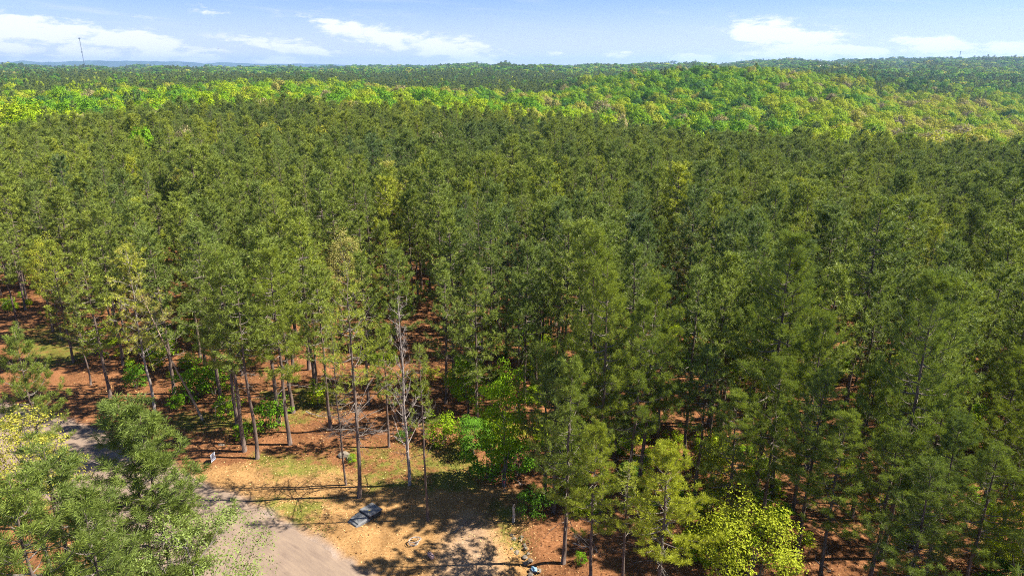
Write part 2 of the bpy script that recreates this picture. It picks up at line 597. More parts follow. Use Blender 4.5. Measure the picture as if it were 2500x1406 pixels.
def ground_material():
    m, N = material('forest_floor')
    geo = N.node('ShaderNodeNewGeometry')
    pos = geo.outputs['Position']
    fine = N.noise(pos, 7.0, 5.0, 0.75)
    mid = N.noise(pos, 1.1, 4.0, 0.65)
    big = N.noise(pos, 0.16, 3.0, 0.6)

    def attr(n):
        return N.node('ShaderNodeAttribute', attribute_name=n).outputs['Fac']
    straw = N.ramp(fine, [(0.25, (0.065, 0.031, 0.016)), (0.5, (0.20, 0.086, 0.034)), (0.75, (0.33, 0.17, 0.08))])
    sandc = N.ramp(fine, [(0.25, (0.13, 0.070, 0.027)), (0.5, (0.31, 0.172, 0.064)), (0.75, (0.42, 0.27, 0.118))])
    grassc = N.ramp(fine, [(0.25, (0.05, 0.065, 0.013)), (0.5, (0.12, 0.14, 0.02)), (0.75, (0.24, 0.21, 0.05))])
    dustc = N.ramp(fine, [(0.25, (0.20, 0.155, 0.125)), (0.6, (0.32, 0.25, 0.20))])
    palec = N.ramp(fine, [(0.25, (0.26, 0.18, 0.12)), (0.6, (0.42, 0.31, 0.22))])
    s = N.ss(N.math('ADD', attr('sand'), N.math('MULTIPLY', N.math('SUBTRACT', mid, 0.5), 1.0)), 0.35, 0.75)
    col = N.mix(s, straw, sandc)
    g0 = N.math('MULTIPLY_ADD', attr('green'), 0.27, N.math('MULTIPLY', N.math('ADD', N.math('MULTIPLY', mid, 1.3), N.math('MULTIPLY', big, 0.7)), 0.5))
    g = N.ss(g0, 0.64, 0.84)
    col = N.mix(N.math('MULTIPLY', g, 0.85), col, grassc)
    col = N.mix(N.math('MULTIPLY', attr('pale'), 0.55), col, palec)
    col = N.mix(attr('dust'), col, dustc)
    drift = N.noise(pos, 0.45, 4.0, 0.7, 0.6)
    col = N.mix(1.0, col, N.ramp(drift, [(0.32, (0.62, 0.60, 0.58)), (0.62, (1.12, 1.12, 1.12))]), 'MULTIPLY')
    # under the distant woods: leaf litter and undergrowth
    far = N.ss(N.node('ShaderNodeAttribute', attribute_name='far').outputs['Fac'], 0.0, 1.0)
    col = N.mix(far, col, N.ramp(mid, [(0.3, (0.05, 0.065, 0.02)), (0.7, (0.10, 0.12, 0.03))]))
    bp = N.node('ShaderNodeBump')
    bp.inputs['Strength'].default_value = 0.7
    bp.inputs['Distance'].default_value = 0.06
    N.link(fine, bp.inputs['Height'])
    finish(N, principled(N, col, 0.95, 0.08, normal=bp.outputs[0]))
    return m


gb = MB().add(np.stack([P2[:, 0], P2[:, 1], GZ], 1), F)
gnd = gb.obj('ground', ground_material(), smooth=True)
tag(gnd, 'forest floor of orange pine straw, sand and grass', kind='structure')
for nm, arr in (('sand', a_sand), ('dust', a_dust), ('green', a_green), ('pale', a_pale), ('far', smooth(DG.ravel(), 200, 320))):
    at_ = gnd.data.attributes.new(nm, 'FLOAT', 'POINT')
    at_.data.foreach_set('value', arr.astype(np.float32))

# gravel road
ts = np.linspace(0, 1, len(road_up))
tt = np.linspace(0, 1, 220)


def cr(P):
    return np.stack([np.interp(tt, ts, P[:, k]) for k in range(2)], 1)


def soften(P, n=12):
    for _ in range(n):
        P[1:-1] = P[1:-1] * .5 + (P[:-2] + P[2:]) * .25
    return P


ru, rl = soften(cr(road_up)), soften(cr(road_lo))
NS = 29
rv, racross = [], []
for k in range(NS):
    s_ = k / (NS - 1)
    p = ru * (1 - s_) + rl * s_
    if k in (0, NS - 1):
        nrm = (ru - rl) / np.linalg.norm(ru - rl, axis=1, keepdims=True) * (1 if k == 0 else -1)
        p = p + nrm * ((vnoise(p[:, 0], p[:, 1], .7, 9) - .5) * .5 + (vnoise(p[:, 0], p[:, 1], 2.6, 8) - .5) * .5)[:, None]
    rut = -0.05 * sum(np.exp(-((s_ - c_) / .035) ** 2) for c_ in (.22, .38, .60, .76))
    edge = 0.03 if k in (0, NS - 1) else 0.10
    z = ground(p[:, 0], p[:, 1]) + edge + rut + (vnoise(p[:, 0], p[:, 1], 1.3, 4) - .5) * .03
    rv.append(np.stack([p[:, 0], p[:, 1], z], 1))
    racross.append(np.full(len(p), s_))
rv = np.array(rv)
ri = np.arange(NS * len(tt)).reshape(NS, len(tt))
a0, a1, a2, a3 = ri[:-1, :-1].ravel(), ri[:-1, 1:].ravel(), ri[1:, 1:].ravel(), ri[1:, :-1].ravel()
RF = np.concatenate([np.stack([a0, a1, a2], 1), np.stack([a0, a2, a3], 1)])
RF = RF[:, ::-1]


def road_material():
    m, N = material('gravel_road')
    geo = N.node('ShaderNodeNewGeometry')
    pos = geo.outputs['Position']
    ac = N.node('ShaderNodeAttribute', attribute_name='across').outputs['Fac']
    al = N.node('ShaderNodeAttribute', attribute_name='along').outputs['Fac']
    cx = N.node('ShaderNodeCombineXYZ')
    N.link(N.math('MULTIPLY', ac, 30.0), cx.inputs[0])
    N.link(N.math('MULTIPLY', al, 5.0), cx.inputs[1])
    streak = N.noise(cx.outputs[0], 1.6, 4.0, 0.6)
    fine = N.noise(pos, 9.0, 4.0, 0.8)
    mid = N.noise(pos, 0.6, 3.0, 0.6)
    k = N.math('ADD', N.math('MULTIPLY', streak, 0.55), N.math('ADD', N.math('MULTIPLY', fine, 0.22), N.math('MULTIPLY', mid, 0.33)))
    col = N.ramp(k, [(0.36, (0.148, 0.107, 0.081)), (0.52, (0.212, 0.155, 0.114)), (0.70, (0.265, 0.195, 0.136))])
    bp = N.node('ShaderNodeBump')
    bp.inputs['Strength'].default_value = 0.5
    bp.inputs['Distance'].default_value = 0.03
    N.link(fine, bp.inputs['Height'])
    finish(N, principled(N, col, 0.95, 0.1, normal=bp.outputs[0]))
    return m


road = MB().add(rv.reshape(-1, 3), RF).obj('road', road_material(), smooth=True)
tag(road, 'pale gravel road with wheel tracks', kind='structure')
at_ = road.data.attributes.new('across', 'FLOAT', 'POINT')
at_.data.foreach_set('value', np.repeat(np.linspace(0, 1, NS), len(tt)).astype(np.float32))
at_ = road.data.attributes.new('along', 'FLOAT', 'POINT')
seg = np.concatenate([[0], np.cumsum(np.linalg.norm(np.diff((ru + rl) / 2, axis=0), axis=1))])
at_.data.foreach_set('value', np.tile(seg / 10, NS).astype(np.float32))

# far blue ridge
RIDGE = [(-900, 150), (-500, 147), (-200, 152), (0, 153), (30, 152), (60, 148), (85, 151), (105, 154), (115, 151), (150, 152), (175, 150), (230, 148.5), (330, 149.5), (440, 151), (480, 153), (500, 157), (530, 153.5), (560, 153), (620, 156), (700, 156.5), (760, 156), (840, 159.5), (900, 163), (960, 165)]
ra = np.array([az_el(*p)[0] for p in RIDGE])
re = np.array([math.tan(az_el(*p)[1]) for p in RIDGE])
aa = np.linspace(ra[0], ra[-1], 400)
ee = np.interp(aa, ra, re) + (vnoise(aa * 900, aa * 0, 6, 11) - .5) * .0007
D0 = 13000.0
crest = CAM_H + D0 * ee
prof = [(-1500, 0.0), (-1000, .22), (-600, .48), (-300, .75), (-120, .95), (0, 1.0), (300, .9), (900, .3)]
mv = []
for off, k in prof:
    dd_ = D0 + off + (vnoise(aa * 900, aa * 0 + off, 9, 12) - .5) * 500 * (k < .95)
    zz = -60 + (crest + 60) * k + (vnoise(aa * 900, aa * 0 + off, 5, 13) - .5) * 25 * (0 < k < .95)
    mv.append(np.stack([dd_ * np.sin(aa), dd_ * np.cos(aa), zz], 1))
mi_ = np.arange(len(prof) * 400).reshape(len(prof), 400)
b0, b1, b2, b3 = mi_[:-1, :-1].ravel(), mi_[:-1, 1:].ravel(), mi_[1:, 1:].ravel(), mi_[1:, :-1].ravel()
ridge = MB().add(np.concatenate(mv), np.concatenate([np.stack([b0, b1, b2], 1), np.stack([b0, b2, b3], 1)])).obj('hills', plain('wooded_ridge', (0.035, 0.06, 0.035), 0.9, 0.0, vary=0.4, scale=0.004), smooth=True)
tag(ridge, 'low blue ridge on the far horizon', kind='structure')


# ------------------------------------------------------------------ tree generators
def unit(v):
    return v / (np.linalg.norm(v, axis=-1, keepdims=True) + 1e-9)


def needles(mb, P, D, k, length, width, spread, rg):
    """brush-like tufts: k thin needle bundles round each twig end"""
    n = len(P)
    P, D = np.repeat(P, k, 0), np.repeat(D, k, 0)
    r = unit(rg.normal(size=(n * k, 3)))
    d = unit(D + spread * r)
    L = length * rg.uniform(.7, 1.15, (n * k, 1))
    base = P - D * rg.uniform(0, length * .7, (n * k, 1))
    side = unit(np.cross(d, rg.normal(size=(n * k, 3))))
    w = width * rg.uniform(.7, 1.2, (n * k, 1))
    tip = base + d * L
    tip[:, 2] -= (L[:, 0] * .10)
    if k < 22:
        V = np.stack([base + side * w * .5, tip, base - side * w * .5], 1).reshape(-1, 3)
        mb.add(V, np.arange(n * k * 3).reshape(-1, 3))
        return
    midp = base + d * L * .55
    V = np.stack([base, midp + side * w * .5, tip, midp - side * w * .5], 1).reshape(-1, 3)
    i = np.arange(n * k)[:, None] * 4
    F_ = np.concatenate([i + np.array([[0, 1, 2]]), i + np.array([[0, 2, 3]])])
    mb.add(V, F_)


def pine(seed, H=15.0, base=.45, L=2.6, whorl=.52, per=(3, 5), k=14, nl=.26, nw=.030, spread=1.0, r0=.16, bare=.0, density=1.0, dead_low=5, sway=.25, tw=.23, dl=1.8, dup=.2):
    rg = np.random.default_rng(seed)
    trunk, br, cr_ = MB(), MB(), MB()
    n = 14
    tz = np.linspace(0, 1, n)
    sw = np.cumsum(rg.normal(0, sway / n * 2, (n, 2)), 0)
    sw[0] = 0
    tp = np.stack([sw[:, 0], sw[:, 1], tz * H], 1)
    tp[0, 2] = -0.25
    trunk.tube(tp, r0 * (1 - .90 * tz ** 1.1) + np.where(tz == 0, .04, 0), 9)

    def at(z):
        return np.array([np.interp(z, tp[:, 2], tp[:, 0]), np.interp(z, tp[:, 2], tp[:, 1]), z])
    hb = H * base
    z = hb + rg.uniform(0, .4)
    PT, DT = [], []
    ang = rg.uniform(0, 6.28)
    # old broken stubs and dead limbs under the live crown
    for _ in range(dead_low):
        zz = hb * rg.uniform(.55, 1.0)
        a = rg.uniform(0, 6.28)
        l = rg.uniform(.3, dl)
        o = at(zz)
        dirn = np.array([math.cos(a), math.sin(a), rg.uniform(-.25, dup)])
        pts = [o + dirn * l * s + np.array([0, 0, -.15 * s * s * l]) for s in (0, .5, 1)]
        br.tube(pts, [.026, .020, .009], 4, False)
        for s in (.4, .6, .8, .95):
            if l > .8:
                b = pts[0] * (1 - s) + pts[2] * s
                e = b + (dirn + rg.normal(0, .5, 3)) * .35 * l
                br.tube([b, e], [.013, .006], 3, False)
    while z < H - .35:
        t = (z - hb) / (H - hb)
        prof_ = (min(1, .62 + t * 1.9)) * (1 - t) ** .75 * 1.08 + .08
        cnt = rg.integers(per[0], per[1] + 1)
        for b in range(cnt):
            if rg.random() > density:
                continue
            ang += 2.399 + rg.normal(0, .5)
            bl = L * prof_ * rg.uniform(.45, 1.22)
            pitch = R(-4 + 52 * t) + rg.normal(0, .16)
            zz = z + rg.normal(0, .1)
            o = at(min(zz, H - .2))
            hd = np.array([math.cos(ang), math.sin(ang), 0])
            sd = np.array([-hd[1], hd[0], 0])
            m_ = 6
            s = np.linspace(0, 1, m_)
            bend = rg.normal(0, .16)
            rise = math.tan(pitch)
            pts = o + bl * (s[:, None] * hd * math.cos(pitch * .5) + (s ** 2 * bend)[:, None] * sd + (s * rise * .62 + .30 * s ** 2.2 - .12 * np.sin(s * 3.1))[:, None] * np.array([0, 0, 1]))
            br.tube(pts, np.interp(s, [0, 1], [.012 + .013 * bl, .006]), 4, False)
            isbare = rg.random() < bare
            ntw = max(3, int(bl / tw))
            for q in range(ntw):
                s0 = .28 + .72 * (q + rg.random()) / ntw
                p0 = np.array([np.interp(s0, s, pts[:, c]) for c in range(3)])
                bd = unit(pts[-1] - pts[-3])
                sgn = 1 if q % 2 else -1
                td = unit(bd * rg.uniform(.3, .9) + sd * sgn * rg.uniform(.3, 1.0) + np.array([0, 0, rg.uniform(-.15, .7)]))
                tl = rg.uniform(.22, .62) * (1.15 - .55 * s0) * (.7 + .2 * bl)
                p1 = p0 + td * tl
                br.tube([p0, p1], [.008, .004], 3, False)
                if isbare:
                    if rg.random() < .6:
                        br.tube([p0 * .5 + p1 * .5, p1 + rg.normal(0, .2, 3)], [.006, .003], 3, False)
                    continue
                up = unit(td + np.array([0, 0, .35]))
                PT.append(p1)
                DT.append(up)
                if tl > .30:
                    PT.append(p0 + td * tl * rg.uniform(.4, .65) + rg.normal(0, .05, 3))
                    DT.append(unit(up + rg.normal(0, .4, 3)))
                if rg.random() < .40:
                    e = p1 + unit(td + rg.normal(0, .6, 3)) * rg.uniform(.12, .26)
                    PT.append(e)
                    DT.append(unit(up + rg.normal(0, .35, 3)))
            if not isbare:
                PT.append(pts[-1])
                DT.append(unit(unit(pts[-1] - pts[-2]) + np.array([0, 0, .4])))
        z += whorl * rg.uniform(.7, 1.25) * (1 - .35 * t)
    for q in range(4):
        PT.append(at(H - .28 * q))
        DT.append(unit(np.array([rg.normal(0, .25), rg.normal(0, .25), 1.0])))
    if PT:
        needles(cr_, np.array(PT), np.array(DT), k, nl, nw, spread, rg)
    return trunk, br, cr_


def leaves(mb, P, Nn, size, rg, flat=.8):
    n = len(P)
    nr = unit(Nn + flat * rg.normal(size=(n, 3)))
    a = unit(np.cross(nr, rg.normal(size=(n, 3))))
    b = np.cross(nr, a)
    s = size * rg.uniform(.6, 1.25, (n, 1))
    V = np.stack([P - a * s * .55, P + b * s * .36, P + a * s * .55 - nr * s * .1, P - b * s * .36], 1).reshape(-1, 3)
    i = np.arange(n)[:, None] * 4
    mb.add(V, np.concatenate([i + np.array([[0, 1, 2]]), i + np.array([[0, 2, 3]])]))


def broadleaf(seed, H=15.0, base=.35, rx=4.4, nclump=46, per=64, cr_rad=1.95, size=.62, r0=.2, stems=1, fill=.45, limbs=9, tubesides=6):
    rg = np.random.default_rng(seed)
    trunk, br, cw = MB(), MB(), MB()
    hb = H * base
    cz, rz = (H + hb) / 2, (H - hb) / 2
    g = 2.399963
    cents = []
    for i in range(nclump):
        zf = 1 - 1.75 * (i + .5) / nclump
        th = g * i + rg.normal(0, .3)
        rr = math.sqrt(max(0, 1 - zf * zf))
        k = rg.uniform(fill, 1.0) ** .6
        lop = 1 + .22 * math.sin(th * 2 + seed) + .12 * math.sin(th * 3 + seed * 2)
        cents.append([rr * math.cos(th) * (rx - cr_rad * .6) * k * lop, rr * math.sin(th) * (rx - cr_rad * .6) * k * lop, cz + zf * (rz - cr_rad * .5) * k + rg.normal(0, .25)])
    cents = np.array(cents)
    for s in range(stems):
        off = np.array([0, 0, 0]) if stems == 1 else np.array([*rg.normal(0, .14, 2), 0])
        lean = rg.normal(0, .05 if stems == 1 else .12, 2)
        top = H * (.72 if stems == 1 else rg.uniform(.55, .8))
        tz = np.linspace(0, 1, 7)
        tp = np.stack([off[0] + lean[0] * top * tz + rg.normal(0, .03, 7), off[1] + lean[1] * top * tz + rg.normal(0, .03, 7), tz * top], 1)
        tp[0, 2] = -.2
        trunk.tube(tp, r0 * (1 - .8 * tz), tubesides)
        for c in cents[rg.permutation(nclump)[:max(2, limbs // stems)]]:
            z0 = min(max(hb * .7, c[2] - np.hypot(c[0], c[1]) * rg.uniform(.6, 1.1)), top * .95)
            p0 = np.array([np.interp(z0, tp[:, 2], tp[:, 0]), np.interp(z0, tp[:, 2], tp[:, 1]), z0])
            m_ = (p0 + c) / 2 + np.array([0, 0, -.1 * np.linalg.norm(c - p0)]) + rg.normal(0, .1, 3)
            br.tube([p0, m_, c], [r0 * .38, r0 * .24, r0 * .08], 4, False)
            for _ in range(2):
                br.tube([m_, m_ + (c - p0) * .35 + rg.normal(0, cr_rad * .4, 3)], [r0 * .14, r0 * .05], 3, False)
    cc = np.repeat(cents, per, 0)
    rr = cr_rad * rg.uniform(.65, 1.25, (nclump, 1))
    rr = np.repeat(rr, per, 0)
    u = unit(rg.normal(size=(len(cc), 3)))
    u[:, 2] = np.where((u[:, 2] < -.3), -u[:, 2] * .6, u[:, 2])
    u = unit(u)
    P = cc + u * rr * rg.uniform(.55, 1.02, (len(cc), 1)) * np.array([1, 1, .85])
    outw = unit(P - np.array([0, 0, cz - rz * .3]))
    leaves(cw, P, unit(u + outw * .6), size, rg, .28 if size > .4 else .5)
    return trunk, br, cw


def bare_tree(seed, H=14.0, r0=.13, base=.25, n=46, up=.9, L=2.2, tuft=0):
    """leafless tree: fine grey branches rising from a straight stem"""
    rg = np.random.default_rng(seed)
    trunk, br, cw = MB(), MB(), MB()
    tz = np.linspace(0, 1, 12)
    sw = np.cumsum(rg.normal(0, .05, (12, 2)), 0)
    sw[0] = 0
    tp = np.stack([sw[:, 0], sw[:, 1], tz * H], 1)
    tp[0, 2] = -.2
    trunk.tube(tp, r0 * (1 - .9 * tz), 8)
    PT, DT = [], []

    def limb(p, d, l, r, lev):
        m_ = 4
        pts = [p]
        dd__ = d.copy()
        for i in range(m_):
            dd__ = unit(dd__ + rg.normal(0, .16, 3) + np.array([0, 0, .10 * up]))
            pts.append(pts[-1] + dd__ * l / m_)
        br.tube(pts, np.linspace(r, r * .3, m_ + 1), 3 if lev else 4, False)
        if lev < 2:
            for i in range(5 if lev == 0 else 3):
                s = rg.integers(1, m_ + 1)
                limb(pts[s], unit(dd__ + rg.normal(0, .65, 3)), l * rg.uniform(.3, .55), r * .5, lev + 1)
        if lev >= 1:
            PT.append(pts[-1])
            DT.append(dd__)
    for i in range(n):
        t = base + (1 - base) * (i + rg.random()) / n
        z = t * H
        a = i * 2.399 + rg.normal(0, .4)
        p = np.array([np.interp(z, tp[:, 2], tp[:, 0]), np.interp(z, tp[:, 2], tp[:, 1]), z])
        d = unit(np.array([math.cos(a), math.sin(a), up * (.35 + t)]))
        limb(p, d, L * (1.15 - t * .75) * rg.uniform(.5, 1.1), .034 * (1.2 - .6 * t), 0)
    if tuft:
        P, D = np.array(PT), np.array(DT)
        s = rg.random(len(P)) < tuft
        needles(cw, P[s], D[s], 12, .26, .030, 1.0, rg)
    return trunk, br, cw


# ------------------------------------------------------------------ prototypes (mesh data shared by the copies)
class Proto:
    def __init__(self, parts, mats, key):
        self.parts = [(nm, mb.mesh(nm, mats[i], smooth=(i < 1))) for i, (nm, mb) in enumerate(zip(('trunk', 'branches', 'crown'), parts)) if mb.n]
        self.raw = parts
        self.mats = mats
        self.key = key

    def place(self, name, label, cat, loc, rz, scale, tint, group=None, lean=None, drop=()):
        root = thing(name, label, cat, tuple(loc), rz, group)
        root.scale = scale if hasattr(scale, '__len__') else (scale, scale, scale)
        if lean:
            root.rotation_euler = (lean[0], lean[1], rz)
        for nm, me in self.parts:
            if nm in drop:
                continue
            o = bpy.data.objects.new(nm, me)
            o.parent = root
            o['tint'] = float(tint)
            if nm == 'branches':
                o['kind'] = 'stuff'
            C.objects.link(o)
        return root

    def joined(self):
        mb = MB()
        for i, p in enumerate(self.raw):
            mb.merge(p, i)
        return bpy.data.objects.new('pattern_' + self.key, mb.mesh('pattern_' + self.key, self.mats))


PM = [M['bark'], M['twig'], M['needle']]
LM = [M['twig'], M['twig'], M['leaf']]
hero = [Proto(pine(100 + i, H=15, base=b, L=l, k=34, nl=.32, nw=.022, spread=1.0, r0=.15, per=(3, 4), whorl=.56, dead_low=8, tw=.38), PM, f'hero{i}') for i, (b, l) in enumerate(((.36, 2.9), (.42, 2.6), (.33, 2.7)))]
mids = [Proto(pine(200 + i, H=15, base=b, L=l, k=20, nl=.37, nw=.040, spread=1.0, r0=.155, per=(3, 4), whorl=.58, dead_low=5, tw=.37), PM, f'mid{i}') for i, (b, l) in enumerate(((.36, 2.7), (.44, 2.45), (.32, 2.8), (.40, 2.4), (.48, 2.6), (.34, 2.55)))]
thin = [Proto(pine(300 + i, H=15, base=b, L=1.9, k=14, nl=.28, nw=.024, r0=.13, whorl=.62, density=.8, bare=br_, dead_low=dn, dl=2.4, dup=.7), PM, f'thin{i}') for i, (b, br_, dn) in enumerate(((.50, .1, 10), (.48, .3, 34), (.56, .1, 8)))]
farpine = [Proto(pine(400 + i, H=15, base=.40, L=2.3, k=6, nl=.62, nw=.15, whorl=1.0, per=(3, 4), dead_low=0), PM, f'farpine{i}') for i in range(3)]
broad = [Proto(broadleaf(500 + i, H=h, rx=rx, nclump=n), LM, f'broad{i}') for i, (h, rx, n) in enumerate(((15, 5.9, 34), (16, 6.3, 38), (14, 5.2, 28), (15, 5.6, 32)))]
farbroad = [Proto(broadleaf(600 + i, H=15, rx=4.8, nclump=18, per=14, cr_rad=1.9, size=1.5, limbs=0, tubesides=4), LM, f'farbroad{i}') for i in range(3)]
deadwood = [M['deadwood'], M['deadwood'], M['needle']]
leaner = Proto(pine(333, H=15, base=.60, L=1.9, k=14, nl=.28, nw=.024, r0=.125, whorl=.7, density=.7, bare=.4, dead_low=10), [M['palebark'], M['twig'], M['needle']], 'leaner')
OM = [M['twig'], M['twig'], M['needle']]
bare1 = Proto(bare_tree(701, H=14, n=44, base=.18, up=1.0), deadwood, 'bare1')
bare2 = Proto(bare_tree(702, H=14, n=58, base=.34, up=.55, L=2.6, tuft=.95), deadwood, 'bare2')


# ------------------------------------------------------------------ hand-placed trees at the clearing
used = []      # ground positions already taken


def put_base(proto, bx, by, ty, tint, label, name='pine_tree', cat='pine tree', lean=None, rz=None, width=1.0, protoH=15.0, drop=()):
    b = hit(bx, by)
    h = top_height(b, ty)
    s = h / protoH
    used.append((b[0], b[1]))
    w = max(.82, min(1.1, s)) * width
    return proto.place(name, label, cat, b, random.uniform(0, 6.28) if rz is None else rz, (w, w, s), tint, lean=lean, drop=drop)


def put_top(proto, tx, ty, h, tint, label, name='pine_tree', cat='pine tree', width=1.0, protoH=15.0, rz=None, lean=None):
    b = hit(tx, ty, h)
    used.append((b[0], b[1]))
    s = h / protoH
    w = max(.8, s) * width
    return proto.place(name, label, cat, b, random.uniform(0, 6.28) if rz is None else rz, (w, w, s), tint, lean=lean)


B, T = put_base, put_top
# left block, from the far left towards the sign
B(mids[4], 48, 812, 560, .45, 'pine with a bare lower trunk at the far left edge, behind the grassy patch')
B(mids[1], 62, 755, 545, .40, 'pine standing furthest back beside the leftmost bare trunk')
B(mids[3], 130, 808, 575, .50, 'pine whose slim trunk rises from the sunlit grassy patch at left')
B(mids[0], 180, 885, 590, .58, 'yellow-green pine at the right end of the grassy patch on the left')
B(thin[2], 222, 940, 690, .55, 'thin crooked pine just left of the tall dark trunk on red straw', width=.8)
B(mids[2], 270, 972, 585, .50, 'tall dark-trunked pine on red straw left of the leafless tan tree')
B(mids[4], 300, 890, 560, .45, 'pine behind the tall dark trunk on the red straw at left')
B(bare2, 378, 1005, 615, .88, 'sparse tan-grey pine with thin dying foliage left of the leaning trunk', 'dying_pine_tree', 'pine tree', protoH=14.0)
B(leaner, 495, 1025, 690, .93, 'pine with a pale trunk leaning steeply to the left above green undergrowth', lean=(0.02, -0.29), rz=0.0, width=1.0)
B(mids[5], 425, 960, 560, .30, 'dark pine behind the leaning trunk')
B(mids[1], 540, 985, 545, .30, 'dark pine right of the leaning trunk, behind the shaded undergrowth')
B(hero[1], 597, 1100, 600, .42, 'left one of two close pines behind the white yard sign')
B(mids[4], 628, 1117, 640, .40, 'right one of two close pines behind the white yard sign, nearest the clearing', width=.9)
B(mids[0], 580, 1040, 610, .35, 'pine a step behind the two close trunks near the yard sign')
B(mids[4], 680, 1032, 560, .42, 'pine with a dark trunk in the orange straw, third from the yard sign')
B(hero[0], 708, 1082, 610, .52, 'tall full pine over orange straw left of the thin pale stem')
B(mids[3], 716, 1005, 575, .40, 'pine half hidden behind the tall full pine over orange straw')
B(mids[1], 808, 1050, 650, .45, 'pine with a slim dark trunk in the shade left of the thin pale stem')
B(thin[1], 845, 1182, 745, .60, 'very thin pale-stemmed pine at the edge of the sandy clearing', width=.62)
B(thin[1], 877, 1214, 640, .66, 'pine with bare grey lower branches standing just behind the grey utility box', width=1.0, rz=2.0)
B(mids[3], 950, 1092, 790, .50, 'short pine between the two bare grey trees', width=.75)
B(bare1, 1000, 1187, 735, .5, 'leafless grey tree with upswept branches on the grassy edge of the clearing', 'bare_tree', 'bare tree', protoH=14.0, width=.95)
B(thin[0], 1045, 1269, 840, .50, 'pine with a straight bare trunk standing alone on the sand right of the utility box', width=.8)
B(mids[2], 1165, 1042, 650, .40, 'tall pine directly left of the bright green broadleaf tree')
B(mids[5], 1088, 985, 640, .36, 'pine in shade behind the lone straight trunk on the sand')
B(mids[0], 900, 985, 620, .40, 'pine rising behind the bare grey tree, over orange straw')
B(mids[1], 985, 960, 610, .34, 'dark pine behind the leafless upswept tree')
# right block
B(hero[1], 1330, 1202, 840, 0.37, 'dark green pine just right of the bright green broadleaf tree')
B(mids[2], 1352, 1250, 880, 0.33, 'dark shaded pine behind the green roadside shrub')
B(hero[2], 1375, 1372, 880, 0.40, 'tall olive pine at the right edge of the sandy clearing')
B(hero[0], 1442, 1425, 1040, 0.62, 'fresh green young pine with a pointed top in front of the dark stand', width=.85)
B(hero[0], 1600, 1480, 1088, 0.80, 'bright yellow-green pine in the lower right foreground', width=1.1)
B(thin[0], 1520, 1430, 1135, 0.66, 'slender light green pine between the fresh green one and the yellow-green one', width=.9)
B(mids[4], 1698, 1222, 850, 0.31, 'blue-green pine with a dark trunk beside the sunlit yellow undergrowth')
B(hero[1], 1945, 1362, 900, 0.28, 'blue-green pine behind the yellow flowering bush, right of centre')
B(hero[0], 2000, 1430, 1010, 0.41, 'pine over the red bare soil in the lower right')
B(hero[2], 2195, 1560, 1130, 0.27, 'broad blue-green pine in the bottom right foreground', width=1.05)
B(hero[1], 2330, 1540, 1080, 0.33, 'blue-green pine in the bottom right corner, behind the broadest one')
B(mids[4], 2190, 1132, 800, 0.25, 'dark pine with a thick black trunk in the right-hand shade')
B(mids[1], 2108, 1042, 735, 0.25, 'dark pine left of the thick black trunk at right')
B(hero[2], 1860, 1300, 870, 0.38, 'broad green pine above the yellow flowering bush')
B(mids[0], 1605, 1082, 820, 0.35, 'dark green pine behind the bright yellow-green foreground pine')
B(mids[2], 1500, 1130, 850, 0.31, 'dark bushy pine behind the fresh green young pine')
B(hero[0], 2080, 1260, 900, 0.43, 'full mid-green pine at the right, between the dark trunks and the red soil')
B(hero[0], 1760, 1330, 960, 0.43, 'green pine left of the yellow flowering bush, in front of the dark trunk')
B(hero[1], 2120, 1440, 1040, 0.35, 'green pine between the red soil and the broad blue-green pine', width=1.05)
B(hero[2], 2440, 1330, 900, 0.42, 'fresh green pine at the right edge above the lime green bush')
B(hero[1], 2230, 1330, 960, 0.29, 'dark blue-green pine behind the broad blue-green foreground pine')
B(hero[2], 2395, 1250, 850, 0.43, 'green pine left of the fresh green one at the right edge')
# left foreground, near the camera
T(hero[1], 30, 806, 13.5, .38, 'open-branched pine on the left edge, in front of the gravel road', width=.9)
T(hero[0], 292, 984, 14.5, .27, 'near pine in the left foreground with two tips, hiding the road bend', width=1.2)
T(hero[2], 352, 1006, 14.0, .33, 'near pine leaning out over the gravel road, right half of the left foreground clump', width=1.15)
T(hero[1], 105, 1095, 15.0, .27, 'near pine in the lower left, left of the two-tipped one', width=1.15)
T(hero[2], 20, 1180, 15.5, .36, 'nearest pine in the bottom left corner')
T(hero[0], 200, 1210, 14.0, .28, 'low near pine at the bottom left between the corner pine and the two-tipped one', width=.9)

# ------------------------------------------------------------------ broadleaf trees and shrubs by hand
near_b = [Proto(broadleaf(810, H=9, base=.03, rx=2.2, nclump=80, per=120, cr_rad=.62, size=.125, r0=.07, stems=3, fill=.35, limbs=18), LM, 'sapling'),
          Proto(broadleaf(811, H=6, base=.05, rx=2.8, nclump=95, per=120, cr_rad=.6, size=.095, r0=.05, stems=5, fill=.4, limbs=20), LM, 'bush'),
          Proto(broadleaf(812, H=2.2, base=.02, rx=1.4, nclump=34, per=60, cr_rad=.42, size=.12, r0=.025, stems=5, fill=.4, limbs=15), LM, 'shrub'),
          Proto(broadleaf(813, H=12, base=.3, rx=3.0, nclump=70, per=110, cr_rad=.75, size=.12, r0=.12, stems=1, fill=.4, limbs=24), LM, 'openbroad'),
          Proto(broadleaf(814, H=10, base=.25, rx=3.3, nclump=85, per=130, cr_rad=.7, size=.075, r0=.10, stems=2, fill=.3, limbs=30), OM, 'oak')]
B(near_b[0], 1228, 1185, 880, .30, 'bright green broadleaf tree with several stems behind the red survey flags', 'broadleaf_tree', 'broadleaf tree', protoH=9, width=.85)
B(near_b[0], 1160, 1105, 1020, .14, 'low green broadleaf thicket left of the bright green broadleaf tree', 'broadleaf_tree', 'broadleaf tree', protoH=9)
B(near_b[0], 1140, 1010, 850, .30, 'light green broadleaf tree behind the grass at the back of the clearing', 'broadleaf_tree', 'broadleaf tree', protoH=9)
